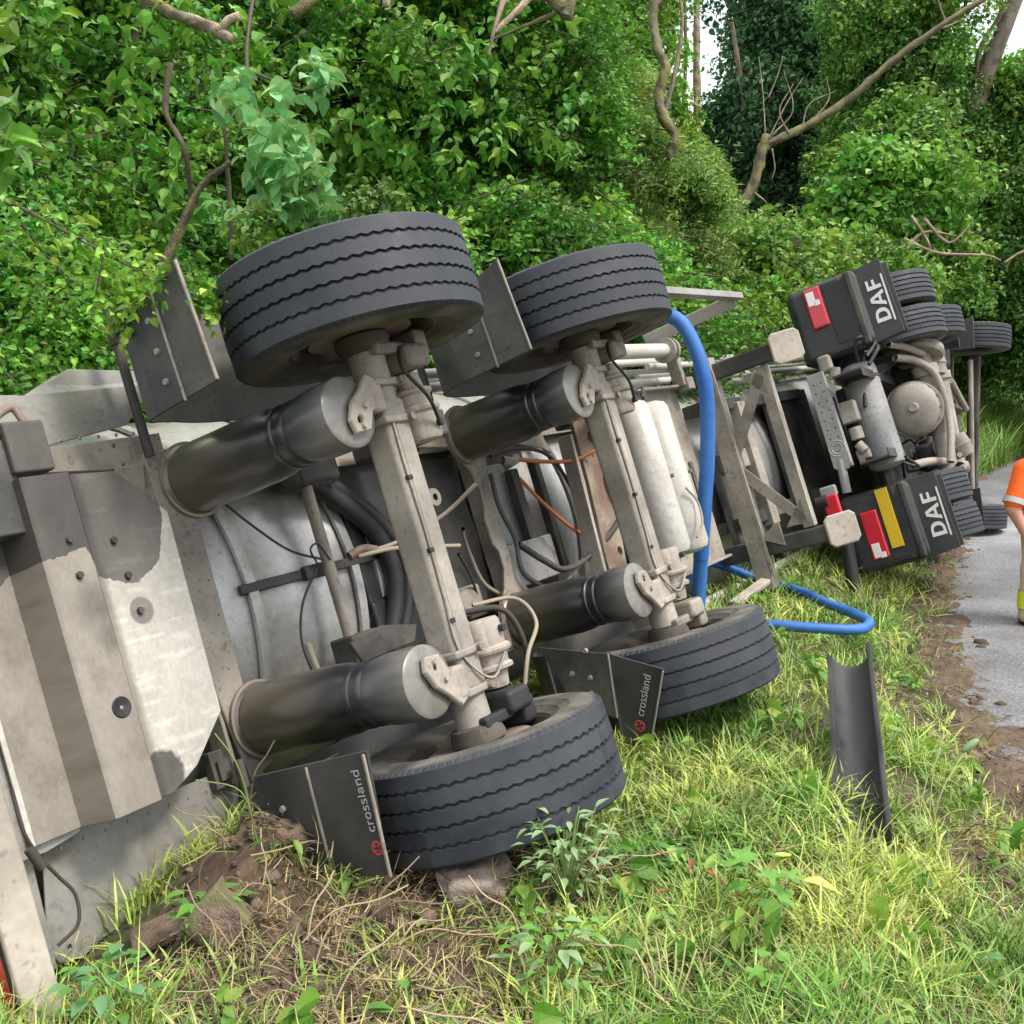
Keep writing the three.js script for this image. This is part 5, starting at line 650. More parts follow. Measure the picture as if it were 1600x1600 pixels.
  b = at(-90, -40, 3.4); o = tree('foreground_branch', 'few big bright leaves at the far left edge of the view', 'branch', b, [['twig', [b, at(-40, 60, 3.4), at(-30, 220, 3.4), at(-60, 260, 3.4)], 0.01, 0.005, stemMat]]);
  foliage(o, 'leaves', 'lime', [lobe(5, 90, 3.3, 30, 110, 0.1, 9), lobe(5, 235, 3.3, 30, 20, 0.08, 3), lobe(0, 270, 3.4, 20, 30, 0.08, 2)], G.bright, { seed: 41, thr: -2, s0: 0.7, s1: 1 });
}
// broken limbs at the top
const limb = (name, label, list, m = paleBark) => tree(name, label, 'branch', list[0][0][0], list.map(([p, a, b]) => ['limb', p, a, b, m]));
limb('broken_branch', 'pale snapped branch hanging in from the top left, with a stub end', [[[at(150, -70, 7), at(225, 0, 6.7), at(285, 45, 6.5), at(330, 60, 6.4), at(375, 85, 6.3)], 0.035, 0.04], [[at(360, 75, 6.32), at(378, 55, 6.3), at(392, 52, 6.3)], 0.03, 0.028]]);
limb('broken_branch', 'short yellowish mossy branch stub at the top, left of the middle', [[[at(600, -60, 8), at(530, 5, 7.9), at(495, 30, 7.8), at(468, 50, 7.8)], 0.03, 0.045]], mossBark);
limb('broken_branch', 'forked pale branch hanging down at the top middle', [[[at(800, -60, 8), at(792, 10, 7.9), at(775, 65, 7.8), at(765, 108, 7.8)], 0.04, 0.012], [[at(830, 20, 8), at(800, 50, 7.9), at(772, 75, 7.8)], 0.03, 0.02], [[at(625, -60, 8), at(618, 0, 8), at(610, 38, 8)], 0.04, 0.03]]);
limb('mossy_branch', 'dark mossy limb arching across the top middle to a knot', [[[at(600, -10, 8.4), at(680, 8, 8.3), at(760, -12, 8.3), at(830, 8, 8.2), at(880, 40, 8.2)], 0.04, 0.06], [[at(880, 55, 8.2), at(888, 20, 8.2), at(895, -50, 8.3)], 0.05, 0.05], [[at(870, 45, 8.2), at(760, 90, 8.3)], 0.02, 0.008]], mossBark);
{ // middle distance
  let b = grd(1.6, -13.2); let o = tree('sallow_bush', 'rounded olive-green sallow bush behind the second upper wheel', 'bush', b, [['stem', [b, at(980, 480, 13), at(960, 330, 13)], 0.08, 0.03]]);
  foliage(o, 'crown', 'fine', [lobe(960, 300, 13, 120, 130, 1.1, 3000), lobe(900, 400, 12.6, 100, 110, 1, 2000), lobe(1040, 390, 13.2, 90, 110, 1, 2200), lobe(960, 200, 13.4, 80, 80, 0.9, 1400), lobe(1060, 300, 13.6, 60, 60, 0.7, 800), lobe(860, 300, 13, 60, 100, 0.8, 1000)], G.olive, { seed: 51, f: 1.0, shell: 0.2, s0: 0.9, s1: 1.4 });
  b = grd(2.9, -14.6); o = tree('bramble_bush', 'bright green brambles between the second upper wheel and the upper black mudguard', 'bush', b, [['stem', [b, at(1150, 480, 14.3), at(1160, 400, 14)], 0.03, 0.015, stemMat]]);
  foliage(o, 'crown', 'hazel', [lobe(1150, 440, 14, 100, 80, 0.9, 2400), lobe(1080, 400, 13.8, 60, 60, 0.7, 1000), lobe(1190, 510, 13.2, 110, 60, 0.8, 1900), lobe(1240, 420, 14.6, 70, 60, 0.8, 1200), lobe(1100, 520, 12.4, 100, 60, 0.7, 1300), lobe(1330, 440, 15.5, 110, 60, 0.8, 1400), lobe(1200, 470, 15.5, 200, 90, 0.6, 1600)], G.bright, { seed: 53, f: 1.3, s0: 1, s1: 1.5 });
  b = at(1180, 520, 13); b = grd(2.4, -13.8); o = tree('dead_stub', 'broken pale mossy stub leaning up out of the brambles', 'branch', b, [['limb', [at(1165, 480, 13.4), at(1200, 430, 13.4), at(1240, 378, 13.4)], 0.03, 0.055, mossBark]]);
  b = at(1010, -60, 12); o = tree('hanging_vine', 'crooked thick brown vine hanging down at the top centre', 'vine', b, [['stem', [at(1018, -60, 12), at(1012, 50, 12), at(1020, 100, 11.9), at(1032, 125, 11.8), at(1022, 165, 11.8), at(1030, 200, 11.7), at(1046, 225, 11.7), at(1040, 262, 11.7)], 0.05, 0.065, mossBark], ['stem', [at(1030, 200, 11.7), at(1045, 140, 11.8), at(1056, 60, 11.9), at(1050, 10, 12)], 0.03, 0.02], ['stem', [at(1012, 40, 12), at(1050, 8, 12), at(1080, -30, 12)], 0.03, 0.02]]);
  // thin trunks with sky between
  b = grd(3.2, -22); o = tree('birch_tree', 'slender pale trunks and thin leaves with white sky showing, top centre', 'tree', b, [['trunk', [b, at(1080, 300, 22), at(1078, 100, 22), at(1074, -60, 22)], 0.12, 0.06, paleBark], ['trunk', [b, at(1010, 250, 22), at(1005, 0, 22)], 0.09, 0.05, paleBark], ['trunk', [b, at(950, 150, 22), at(955, -60, 22)], 0.08, 0.05, barkMat], ['trunk', [b, at(1050, 300, 21.5), at(1062, 120, 21.4), at(1052, -60, 21.4)], 0.06, 0.035, barkMat]]);
  foliage(o, 'crown', 'big', [lobe(950, 60, 20, 95, 130, 1.5, 900), lobe(890, 160, 19, 90, 110, 1.5, 1000), lobe(1070, 290, 21, 50, 70, 1.2, 500), lobe(1000, 190, 21, 55, 70, 1.2, 450), lobe(1020, -20, 21, 35, 60, 1.2, 100)], G.bright, { seed: 57, thr: -0.05, s0: 0.8, s1: 1.2 });
  b = grd(6.6, -27); o = tree('sycamore_tree', 'dark blue-green broad tree standing far back right of centre', 'tree', b, [['trunk', [b, at(1215, 250, 27), at(1220, -40, 27)], 0.35, 0.2], ['limb', [at(1218, 260, 26.5), at(1270, 140, 25), at(1300, -20, 24.6)], 0.13, 0.07], ['limb', [at(1216, 300, 26.5), at(1160, 200, 25), at(1130, 60, 24.6)], 0.11, 0.05]]);
  foliage(o, 'crown', 'far', [lobe(1250, 60, 26.5, 90, 70, 2, 1500), lobe(1205, 40, 26.5, 45, 60, 2, 600), lobe(1190, 180, 26, 80, 55, 2, 1300), lobe(1280, 190, 26, 80, 70, 2, 1300), lobe(1200, 290, 26, 100, 60, 2, 1500), lobe(1260, 360, 26, 90, 60, 2, 1300), lobe(1180, 390, 26, 90, 40, 2, 900), lobe(1245, 210, 28.5, 85, 220, 1, 1500), lobe(1240, -60, 26.5, 120, 60, 2, 900)], G.blue, { seed: 61, f: 0.55, thr: 0.05, s0: 0.6, s1: 1.2, droop: 0.25 });
  b = grd(4.3, -15.4); o = tree('leaning_branch', 'long bare mossy limb rising from the brambles and slanting up to the top right', 'branch', b, [['limb', [at(1118, 480, 15.6), at(1130, 360, 15.5), at(1168, 300, 15.5), at(1180, 250, 15.5), at(1188, 225, 15.5)], 0.1, 0.085, mossBark], ['limb', [at(1183, 240, 15.5), at(1230, 220, 15.5), at(1300, 180, 15.4), at(1370, 120, 15.3), at(1450, 62, 15.2), at(1560, -4, 15.1), at(1640, -50, 15)], 0.075, 0.03, mossBark], ...[[[1185, 235], [1180, 170], [1172, 110]], [[1188, 170], [1200, 140], [1208, 112]], [[1190, 230], [1215, 180], [1240, 140]], [[1195, 225], [1225, 190], [1210, 130]], [[1240, 215], [1250, 180], [1290, 160]], [[1260, 200], [1280, 170], [1275, 140]], [[1195, 245], [1200, 275], [1196, 290]], [[1170, 310], [1190, 330], [1165, 360]], [[1220, 222], [1205, 190], [1225, 150]], [[1430, 75], [1490, 50], [1520, 20]], [[1452, 60], [1440, 20], [1490, -6], [1530, 50]]].map(p => ['twig', p.map(q => at(q[0], q[1], 15.45)), 0.014, 0.005, paleBark])]);
  b = grd(8.9, -22); o = tree('ivy_tree', 'tall tree wrapped in ivy leaning right at the right edge, brown trunk showing', 'tree', b, [['trunk', [b, at(1425, 420, 21.6), at(1460, 290, 21.4), at(1500, 180, 21.2), at(1545, 50, 21), at(1570, -60, 21)], 0.28, 0.17, barkMat], ['limb', [at(1500, 180, 21.2), at(1505, 100, 21), at(1535, 40, 20.8), at(1500, 0, 20.6)], 0.06, 0.04, barkMat], ['limb', [at(1440, 380, 21), at(1500, 320, 20.6), at(1560, 280, 20.4), at(1620, 260, 20.2)], 0.04, 0.03, paleBark]]);
  foliage(o, 'ivy', 'big', [lobe(1400, 90, 21.4, 90, 110, 1.3, 2300), lobe(1370, 190, 21.6, 80, 90, 1.2, 1500), lobe(1510, 220, 21.8, 45, 100, 1, 1200), lobe(1580, 260, 21.2, 60, 140, 1.1, 1700), lobe(1500, 330, 21.4, 70, 110, 1, 1600), lobe(1420, 10, 21.4, 80, 70, 1.2, 900), lobe(1340, 50, 22, 60, 90, 1.2, 900), lobe(1625, 200, 21, 50, 120, 1.2, 700), lobe(1440, 230, 23, 100, 170, 0.8, 900)], G.ivy, { seed: 71, f: 0.9, thr: 0.12, s0: 0.6, s1: 1.15 });
  b = grd(6.9, -19); o = tree('ivy_stump', 'ivy-smothered stump forming a rounded green column above the upper black mudguard', 'tree', b, [['trunk', [b, at(1385, 400, 19), at(1395, 240, 19)], 0.2, 0.12]]);
  foliage(o, 'ivy', 'big', [lobe(1390, 290, 19, 70, 80, 1.1, 1700), lobe(1340, 350, 18.8, 75, 60, 1, 1300), lobe(1400, 400, 18.6, 90, 60, 1, 1400), lobe(1320, 290, 19.2, 40, 50, 0.8, 500), lobe(1390, 215, 19.2, 40, 40, 0.7, 400)], [[0.11, 0.26, 0.035], [0.34, 0.56, 0.09]], { seed: 75, f: 1, s0: 0.7, s1: 1.15 });
  foliage(o, 'shoots', 'big', [lobe(1400, 300, 17.8, 80, 90, 0.6, 260), lobe(1330, 360, 17.8, 80, 60, 0.6, 200)], [[0.14, 0.36, 0.05], [0.46, 0.74, 0.14]], { seed: 76, thr: 0.1, s0: 0.9, s1: 1.5 });
  b = grd(10.4, -25); o = tree('hedge_bush', 'dark tangled hedge behind the upper front wheel, at the right edge', 'hedge', b, [['stem', [b, at(1520, 470, 24), at(1530, 380, 24)], 0.08, 0.04], ...[[[1400, 380], [1450, 400], [1530, 405], [1550, 412]], [[1430, 350], [1470, 385], [1500, 360]], [[1620, 385], [1580, 400], [1555, 415]], [[1400, 400], [1430, 370], [1480, 375]], [[1410, 345], [1440, 395], [1420, 420]]].map(p => ['dead_limb', p.map(q => at(q[0], q[1], 16.8)), 0.035, 0.015, paleBark])]);
  foliage(o, 'leaves', 'big', [lobe(1500, 440, 23.5, 110, 70, 1.3, 2000), lobe(1580, 430, 23, 80, 80, 1.2, 1600), lobe(1560, 530, 23.5, 110, 70, 1.2, 2000), lobe(1450, 500, 24, 80, 80, 1, 1300), lobe(1640, 500, 22.5, 80, 120, 1.2, 1200)], G.ivy, { seed: 79, f: 0.8, thr: -0.1, s0: 0.7, s1: 1.2 });
  // wood standing behind everything
  b = V(0, 0, -34); b.y = gy(0, -34); o = thing('woodland', 'mass of woodland leaves far back between the trees', 'woodland', b); o.userData.kind = 'stuff';
  foliage(o, 'leaves', 'far', [lobe(200, 280, 17, 520, 380, 1.5, 3600), lobe(680, 340, 20, 260, 240, 1.5, 2300), lobe(1040, 470, 26, 260, 120, 1.5, 2000), lobe(1380, 380, 31, 240, 140, 2, 2600), lobe(1600, 400, 33, 160, 130, 2, 1700), lobe(1500, 560, 34, 200, 80, 2, 1600)], G.deep, { seed: 83, f: 0.4, thr: -0.5, s0: 0.9, s1: 1.6 });
}
// ---------------------------------------------------------------- grass, straw, weeds
function blades(seed, n, h, w, spread, bend) {
  const r = rng(seed), P = [], C = [];
  for (let i = 0; i < n; i++) {
    const a = r() * 2 * PI, d = spread * Math.sqrt(r()), x = Math.cos(a) * d, z = Math.sin(a) * d, H = h * (0.45 + 0.75 * r()), W = w * (0.6 + 0.7 * r()), b = bend * H * (0.3 + r()), dir = r() * 2 * PI, cx = Math.cos(dir), cz = Math.sin(dir), k = 0.75 + 0.5 * r();
    const lv = [[0, 1], [0.4, 0.9], [0.75, 0.6], [1, 0]].map(([t, q]) => { const bx = b * t * t, y = H * (t - 0.35 * bend * t * t); return [V(x + cx * bx - cz * W * q / 2, y, z + cz * bx + cx * W * q / 2), V(x + cx * bx + cz * W * q / 2, y, z + cz * bx - cx * W * q / 2)]; });
    for (let j = 0; j < 3; j++) { const [a0, a1] = lv[j], [b0, b1] = lv[j + 1]; for (const p of j < 2 ? [a0, a1, b0, a1, b1, b0] : [a0, a1, b0]) { P.push(p.x, p.y, p.z); C.push(k, k, k * 0.9); } }
  }
  const g = new THREE.BufferGeometry(); g.setAttribute('position', new THREE.Float32BufferAttribute(P, 3)); g.setAttribute('color', new THREE.Float32BufferAttribute(C, 3)); g.computeVertexNormals(); return g;
}
const grassMat = new THREE.MeshPhysicalMaterial({ vertexColors: true, roughness: 0.6, transmission: 0.3, thickness: 0, side: THREE.DoubleSide });
const dryMat = new THREE.MeshStandardMaterial({ vertexColors: true, roughness: 0.9, side: THREE.DoubleSide });
function cover(name, label, cat, geo, mat, N, seed, keep, colf, sc, lie = 0, lift = 0) {
  const r = rng(seed), ms = [], cs = [], O = new THREE.Object3D();
  for (let t = 0; t < N; t++) {
    const d = 2.55 + 16 * Math.pow(r(), 2.1), x = (r() * 1.14 - 0.57) * d + (r() - 0.5) * 0.3, z = -d; const e = edgeX(z) - x; const p = keep(x, z, e, r); if (r() > p) continue;
    if (name !== 'soil_crumbs' && Math.hypot(x + 1.45, z + 3.75) < 0.5 && r() < 0.85) continue; if (Math.hypot(x - 1.47, (z + 4.32) * 0.7) < 0.19 && r() < 0.9) continue; O.position.set(x, gy(x, z) - 0.004 + lift * r(), z); O.rotation.set((r() - 0.5) * (0.5 + lie), r() * 2 * PI, (r() - 0.5) * (0.5 + lie)); O.scale.setScalar((sc[0] + (sc[1] - sc[0]) * r()) * (d > 8 ? 1.25 : 1)); O.updateMatrix(); ms.push(O.matrix.clone()); cs.push(colf(r, x, z));
  }
  const m = new THREE.InstancedMesh(geo, mat, ms.length), c = new THREE.Color(); ms.forEach((q, i) => { m.setMatrixAt(i, q); m.setColorAt(i, c.setRGB(...cs[i])); }); m.name = name; m.castShadow = m.receiveShadow = true; scene.add(tag(m, label, cat, null, 'stuff')); return m;
}
const dline = (x, z) => (x + 0.48) * -0.838 + (z + 4.58) * -0.545;
const green = (r, x, z) => { const t = clamp(0.45 + 0.6 * n3(x * 0.9, z * 0.9, 50) + 0.8 * (r() - 0.5)), k = 0.55 + 0.7 * r(); return lerp3([0.13, 0.3, 0.035], [0.56, 0.62, 0.15], t).map(v => v * k); };
const straw = (r, x, z) => lerp3([0.16, 0.11, 0.06], [0.5, 0.42, 0.23], r());
cover('grass', 'short mown green grass over the verge', 'grass', blades(1, 11, 0.1, 0.0075, 0.06, 0.85), grassMat, 30000, 101, (x, z, e) => e < -0.05 ? 0 : (1 - 0.96 * bare(x, z)) * (dline(x, z) > 0.9 ? 0.25 : 1) * (0.3 + 0.7 * sm(-0.5, 0.3, n3(x * 2.2, z * 2.2, 60))), green, [0.7, 1.5], 0.4);
cover('grass_tufts', 'longer tufts of bright grass among the mown grass', 'grass', blades(2, 16, 0.2, 0.008, 0.07, 0.85), grassMat, 11000, 103, (x, z, e) => e < 0.1 ? 0 : (1 - bare(x, z)) * sm(0.1, 0.5, n3(x * 1.6, z * 1.6, 66)) * 0.9, green, [0.6, 1.25], 0.3);
cover('dry_grass', 'cut dry straw lying over grass and soil', 'straw', blades(3, 8, 0.13, 0.0032, 0.1, 0.6), dryMat, 18000, 105, (x, z, e) => e < 0 ? 0 : 0.42 - 0.14 * bare(x, z) - (dline(x, z) > 0.9 ? 0.3 : 0), straw, [0.6, 1.3], 2.7, 0.04);
cover('broadleaf_weeds', 'larger bright broad-leaved weeds scattered through the near grass', 'weeds', SP.lime[0], leafMat, 3600, 113, (x, z, e) => e < 0.2 || z < -9 ? 0 : (1 - bare(x, z)) * sm(0, 0.4, n3(x * 1.5, z * 1.5, 90)) * (dline(x, z) > 0.7 ? 0.2 : 0.8), (r) => lerp3([0.1, 0.32, 0.03], [0.4, 0.62, 0.11], r()), [0.35, 0.95], 0.5, 0.17);
cover('ground_weeds', 'small broad-leaved weeds through the grass', 'weeds', SP.weed[0], leafMat, 11000, 107, (x, z, e) => e < 0.15 ? 0 : (1 - bare(x, z)) * sm(-0.1, 0.5, n3(x * 1.3, z * 1.3, 70)) * 0.8, (r) => lerp3([0.12, 0.26, 0.04], [0.34, 0.5, 0.13], r()), [0.5, 1.1], 0.3, 0.06);
cover('twigs', 'brown twigs, roots and leaf litter on the torn soil', 'litter', (() => { const r = rng(8), gs = []; for (let i = 0; i < 5; i++) { const a = V((r() - 0.5) * 0.1, 0.01 + 0.02 * r(), (r() - 0.5) * 0.1), d = V(r() - 0.5, (r() - 0.5) * 0.5, r() - 0.5).multiplyScalar(0.17); gs.push(flat(tube([a, a.clone().add(d.clone().multiplyScalar(0.5)).add(V(0, 0.015 * r(), 0.02 * (r() - 0.5))), a.clone().add(d)], 0.0022, 5, 4))); } const g = mergeGeometries(gs); g.setAttribute('color', new THREE.Float32BufferAttribute(new Float32Array(g.attributes.position.count * 3).fill(1), 3)); return g; })(), dryMat, 16000, 109, (x, z, e) => e < -0.2 ? 0 : 0.03 + 0.8 * bare(x, z) * sm(0.9, 0.2, dline(x, z)), (r) => r() < 0.2 ? [0.14, 0.2, 0.05] : lerp3([0.07, 0.045, 0.03], [0.36, 0.26, 0.15], r() ** 1.6), [0.5, 1.4], 0.6, 0.015);
cover('soil_crumbs', 'crumbs of dark soil and small stones on the bare patches', 'soil', (() => { const g = flat(new THREE.IcosahedronGeometry(0.018, 1)); const p = g.attributes.position; for (let i = 0; i < p.count; i++) { const k = 1 + 0.4 * n3(p.getX(i) * 70, p.getY(i) * 70, p.getZ(i) * 70); p.setXYZ(i, p.getX(i) * k, p.getY(i) * k * 0.7, p.getZ(i) * k); } g.computeVertexNormals(); g.setAttribute('color', new THREE.Float32BufferAttribute(new Float32Array(p.count * 3).fill(1), 3)); return g; })(), dryMat, 26000, 111, (x, z, e) => e < -0.6 ? 0 : Math.max(0, bare(x, z) - 0.25) * (dline(x, z) > 0.9 ? 0.3 : 1), (r) => lerp3([0.04, 0.027, 0.018], [0.19, 0.135, 0.095], r() ** 1.3), [0.25, 1.1], 1, 0.004);
cover('earth_clods', 'clods of dark earth torn up around the near wheel and along the road edge', 'soil', (() => { const g = flat(rock(0.03, 4, [1, 0.75, 0.9], 2)); g.setAttribute('color', new THREE.Float32BufferAttribute(new Float32Array(g.attributes.position.count * 3).fill(1), 3)); return g; })(), dryMat, 4200, 117, (x, z, e) => e < -0.4 ? 0 : Math.max(0, bare(x, z) - 0.4) * (dline(x, z) > 0.6 ? 0.2 : 1), (r) => lerp3([0.045, 0.03, 0.02], [0.17, 0.12, 0.08], r() ** 1.4), [0.5, 1.8], 1, 0.01);
cover('roots', 'pale and brown roots and torn stalks lying on the churned soil', 'litter', (() => { const r = rng(18), gs = []; for (let i = 0; i < 4; i++) { const a = V((r() - 0.5) * 0.2, 0.01, (r() - 0.5) * 0.2), d = V(r() - 0.5, 0, r() - 0.5).normalize().multiplyScalar(0.2 + 0.15 * r()), q = V(-d.z, 0.1, d.x).multiplyScalar(0.3 * (r() - 0.5)); gs.push(flat(tube([a, a.clone().add(d.clone().multiplyScalar(0.35)).add(q).setY(0.03 + 0.03 * r()), a.clone().add(d.clone().multiplyScalar(0.7)).setY(0.02), a.clone().add(d).setY(0.03 * r())], 0.0028, 12, 5))); } const g = mergeGeometries(gs); g.setAttribute('color', new THREE.Float32BufferAttribute(new Float32Array(g.attributes.position.count * 3).fill(1), 3)); return g; })(), dryMat, 1500, 119, (x, z, e) => e < 0 ? 0 : 0.9 * sm(0.35, 0.8, bare(x, z)) * sm(0.9, 0.2, dline(x, z)), (r) => lerp3([0.09, 0.06, 0.035], [0.42, 0.33, 0.2], r()), [0.6, 1.3], 0.5, 0.01);
{ // uncut bank beyond the tractor
  const r = rng(121), geo = blades(6, 16, 0.75, 0.02, 0.2, 0.5), ms = [], cs = [], O = new THREE.Object3D();
  for (let t = 0; t < 9000; t++) { const z = -15.5 - 17 * r(), x = edgeX(z) - 0.1 - 6.5 * r() ** 1.4; if (x / -z < 0.2) continue; O.position.set(x, gy(x, z) - 0.02, z); O.rotation.set((r() - 0.5) * 0.4, r() * 6.28, (r() - 0.5) * 0.4); O.scale.setScalar(0.5 + 0.8 * r()); O.updateMatrix(); ms.push(O.matrix.clone()); cs.push(lerp3([0.14, 0.28, 0.04], [0.4, 0.5, 0.14], clamp(r() * 0.6 + 0.4 * n3(x * 0.6, z * 0.6, 9)))); }
  const m = new THREE.InstancedMesh(geo, grassMat, ms.length), c = new THREE.Color(); ms.forEach((q, i) => { m.setMatrixAt(i, q); m.setColorAt(i, c.setRGB(...cs[i])); }); m.name = 'tall_grass'; scene.add(tag(m, 'tall uncut grass on the bank beyond the lorry beside the far road', 'grass', null, 'stuff'));
}
// single plants
function lobedLeaf(L, W, n = 5) { const s = new THREE.Shape(); const pts = []; for (let i = 0; i <= 48; i++) { const a = -2.7 + 5.4 * i / 48, k = 0.72 + 0.28 * Math.cos(a * n) - 0.08 * Math.abs(Math.sin(a * n * 3)); pts.push([Math.cos(a) * k * L * 0.55 + L * 0.45, Math.sin(a) * k * W * 0.55]); } s.setFromPoints([new THREE.Vector2(0, 0), ...pts.map(p => new THREE.Vector2(...p))]); const g = flat(new THREE.ShapeGeometry(s)); const p = g.attributes.position; for (let i = 0; i < p.count; i++) { const x = p.getX(i), y = p.getY(i); p.setXYZ(i, x, Math.abs(y) * 0.25 - x * x / L * 0.35, y); } g.computeVertexNormals(); return g; }
function ovalLeaf(L, W) { const P = [], I = [], n = 8; for (let i = 0; i <= n; i++) { const t = i / n, w = W * Math.sin(PI * Math.pow(t, 0.8)) * 0.5 * (1 + 0.08 * Math.sin(t * 40)), y = -L * 0.35 * t * t; P.push(L * t, y + w * 0.35, w, L * t, y, 0, L * t, y + w * 0.35, -w); } for (let i = 0; i < n; i++) for (let k = 0; k < 2; k++) { const a = i * 3 + k; I.push(a, a + 1, a + 3, a + 1, a + 4, a + 3); } const g = new THREE.BufferGeometry(); g.setAttribute('position', new THREE.Float32BufferAttribute(P, 3)); g.setIndex(I); g.computeVertexNormals(); return flat(g); }
const lm = (r, g, b, tr = 0.3) => new THREE.MeshPhysicalMaterial({ color: new THREE.Color().setRGB(r, g, b), roughness: 0.55, transmission: tr, thickness: 0, side: THREE.DoubleSide });
function plant(name, label, cat, x, z, n, mk, mat, o = {}) { // leaves are parts
  const { seed = 1, h = 0.16, sp = 0.12, tilt = 0.3, stem = true, group } = o, r = rng(seed), t = thing(name, label, cat, grd(x, z), group); const geos = [mk(1), mk(0.8), mk(0.6)].map(g => boxUV(g));
  for (let i = 0; i < n; i++) { const a = i * 2.4 + r(), rr = sp * (0.2 + r()), y = h * (0.3 + 0.8 * r()); const m = new THREE.Mesh(geos[i % 3], Array.isArray(mat) ? mat[i % mat.length] : mat); m.name = 'leaf'; m.position.set(Math.cos(a) * rr * 0.6, y, Math.sin(a) * rr * 0.6); m.rotation.set(0, -a, tilt * (r() - 0.3), 'YXZ'); m.castShadow = m.receiveShadow = true; t.add(m); if (stem && (n < 12 || i % 5 === 0)) part(t, 'stem', tube([[0, -0.02, 0], [m.position.x * 0.6, y * 0.7, m.position.z * 0.6], [m.position.x, y, m.position.z]], 0.003, 6, 5), lmS, 0); }
  return t;
}
const lmS = new THREE.MeshStandardMaterial({ color: new THREE.Color().setRGB(0.16, 0.22, 0.06), roughness: 0.7 });
const gA = lm(0.13, 0.32, 0.03), gB = lm(0.09, 0.23, 0.03), gPale = lm(0.26, 0.38, 0.17), gYel = lm(0.55, 0.5, 0.12), gTip = lm(0.42, 0.12, 0.03);
plant('hogweed', 'large bright green lobed leaves in the middle of the near grass', 'weed', 0.87, -3.62, 16, s => lobedLeaf(0.105 * s, 0.1 * s), [gA, gA, gB], { seed: 3, h: 0.27, sp: 0.14, tilt: 0.6 });
plant('hogweed', 'lobed light green leaves at the bottom edge right of the middle', 'weed', 0.8, -3.2, 7, s => lobedLeaf(0.09 * s, 0.08 * s), gA, { seed: 5, h: 0.16, sp: 0.1, tilt: 0.6 });
plant('mugwort', 'pale grey-green upright leafy weed in front of the near lower wheel', 'weed', 0.2, -3.85, 130, s => ovalLeaf(0.065 * s, 0.026 * s), [gPale, gPale, gB], { seed: 7, h: 0.32, sp: 0.22, tilt: 1.1 });
plant('mugwort', 'pale green leafy clump at the bottom edge left of the bright lobed leaves', 'weed', 0.12, -3.3, 80, s => ovalLeaf(0.07 * s, 0.034 * s), [gPale, gA, gB], { seed: 9, h: 0.24, sp: 0.2, tilt: 0.9 });
plant('bramble', 'cluster of rounded blue-green leaves under the lower corner of the silver panel', 'weed', -1.24, -3.2, 70, s => ovalLeaf(0.075 * s, 0.045 * s), [lm(0.12, 0.27, 0.1), gB, gA], { seed: 11, h: 0.22, sp: 0.2, tilt: 0.8 });
plant('bindweed', 'yellow-green shoot reaching up in front of the second lower wheel', 'weed', 1.3, -6.5, 12, s => ovalLeaf(0.13 * s, 0.035 * s), [lm(0.3, 0.4, 0.05), gA], { seed: 13, h: 0.34, sp: 0.24, tilt: 1.2 });
plant('fallen_leaf', 'single yellow leaf with a red tip lying in the grass', 'leaf', 1.02, -3.78, 3, s => ovalLeaf(0.15 * s, 0.07 * s), [gYel, gYel, gTip], { seed: 15, h: 0.24, sp: 0.05, stem: false });
plant('red_weed', 'trailing weed with dark red stems left of the yellow leaf', 'weed', 0.66, -3.82, 9, s => ovalLeaf(0.08 * s, 0.016 * s), [lm(0.22, 0.05, 0.03, 0.1), gTip], { seed: 17, h: 0.2, sp: 0.24, tilt: 1 });
plant('dock', 'dark green dock leaves at the bottom edge by the brown soil', 'weed', -0.3, -3.05, 8, s => ovalLeaf(0.13 * s, 0.045 * s), [gB, gA], { seed: 19, h: 0.1, sp: 0.14 });
plant('dock', 'small green leaves poking out of the soil at the bottom left', 'weed', -0.85, -3.08, 5, s => ovalLeaf(0.07 * s, 0.045 * s), gA, { seed: 23, h: 0.05, sp: 0.08 });
plant('nettle', 'green leaves in the shade below the silver panel', 'weed', -1.1, -3.72, 30, s => ovalLeaf(0.1 * s, 0.05 * s), [gB, gA], { seed: 25, h: 0.18, sp: 0.16, tilt: 0.7 });
plant('nettle', 'green leaves growing on top of the earth heap beside the near mudflap', 'weed', -0.92, -4.25, 14, s => ovalLeaf(0.08 * s, 0.03 * s), [gB, lm(0.3, 0.28, 0.08)], { seed: 27, h: 0.16, sp: 0.16, tilt: 1 });
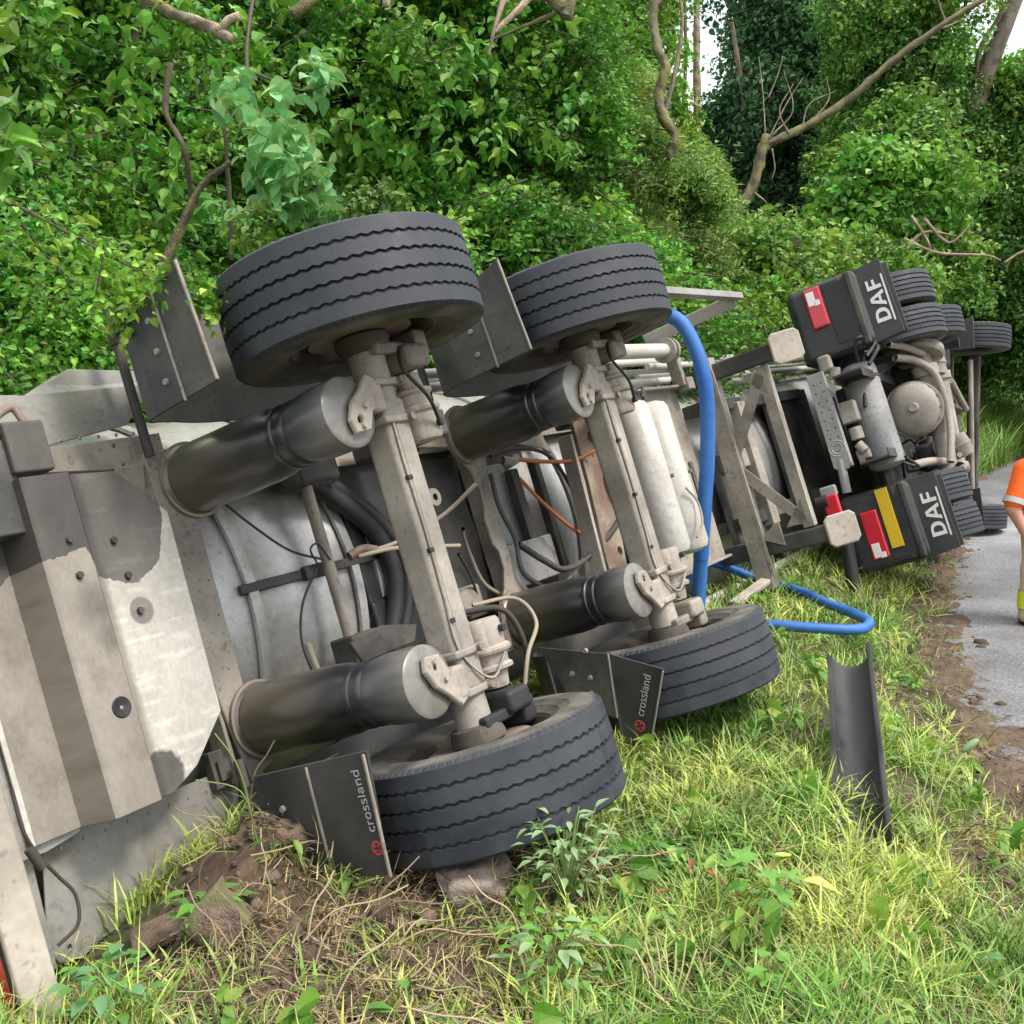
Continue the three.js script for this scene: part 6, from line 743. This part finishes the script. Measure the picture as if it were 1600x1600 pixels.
{ // tall stalks
  const mk = (name, label, list, m) => { const o = thing(name, label, 'grass stalk', V(...list[0][0])); for (const p of list) part(o, 'stalk', tube(p.map(q => V(...q).sub(o.position)), 0.003, 14, 6), m, 0); return o; };
  const y0 = gy(1.86, -4.7); let o = mk('grass_stalk', 'tall pale grass stalk with a bud, right of the black channel', [[[1.86, y0, -4.7], [1.9, y0 + 0.22, -4.7], [2.02, y0 + 0.4, -4.75]], [[1.85, y0, -4.7], [1.86, y0 + 0.3, -4.7], [1.9, y0 + 0.5, -4.7]], [[1.8, y0, -4.6], [1.77, y0 + 0.16, -4.6], [1.8, y0 + 0.34, -4.6]]], lm(0.4, 0.5, 0.2, 0.1));
  const bud = new THREE.SphereGeometry(0.022, 10, 8); bud.scale(0.8, 2.2, 0.8); bud.rotateZ(-0.9); bud.translate(0.18, 0.42, -0.05); part(o, 'seed_head', bud, gPale, 0);
  const y1 = gy(0.42, -3.2); mk('grass_stalk', 'bunch of straw-coloured stalks at the bottom edge, middle', [0, 1, 2, 3, 4, 5, 6].map(i => [[0.42 + 0.012 * i, y1, -3.2], [0.42 + 0.02 * i, y1 + 0.12, -3.22], [0.38 + 0.032 * i, y1 + 0.2 + 0.02 * (i % 3), -3.24]]), lm(0.5, 0.48, 0.24, 0.1));
  const y2 = gy(-0.98, -4.05); mk('grass_stalk', 'bent green stalk in front of the silver panel', [[[-0.95, y2, -3.95], [-1.02, y2 + 0.3, -3.95], [-1.1, y2 + 0.42, -3.95]], [[-0.95, y2, -3.95], [-1.0, y2 + 0.22, -3.9], [-1.16, y2 + 0.26, -3.9]]], lmS);
}
{ // dead sticks
  const st = [[-0.95, -3.45, 0.4, 0.5], [-0.62, -3.55, 0.5, 2.6], [-0.2, -3.3, 0.55, 0.7], [0.86, -3.3, 0.5, 0.8], [-0.5, -3.95, 0.35, 1.9], [1.0, -3.25, 0.4, 2.3]];
  st.forEach(([x, z, L, a], i) => { const p = grd(x, z, 0.025); const m = lone('stick', ['thin bare stick on the soil below the silver panel', 'curved pale root across the middle of the bare soil', 'long brown stick at the bottom edge below the stone', 'dark stick under the bright lobed leaves', 'short stick just below the near mudflap', 'short stick right of the lobed leaves at the bottom edge'][i], 'stick', branchGeo([V(0, 0, 0), V(L * 0.5, 0.03, 0.03), V(L, 0.01 + 0.04 * (i % 2), -0.02)], 0.006, 0.003, 0.2, i), i % 2 ? paleBark : barkMat); m.position.copy(p); m.rotation.y = a; });
}
renderer.render(scene, camera);
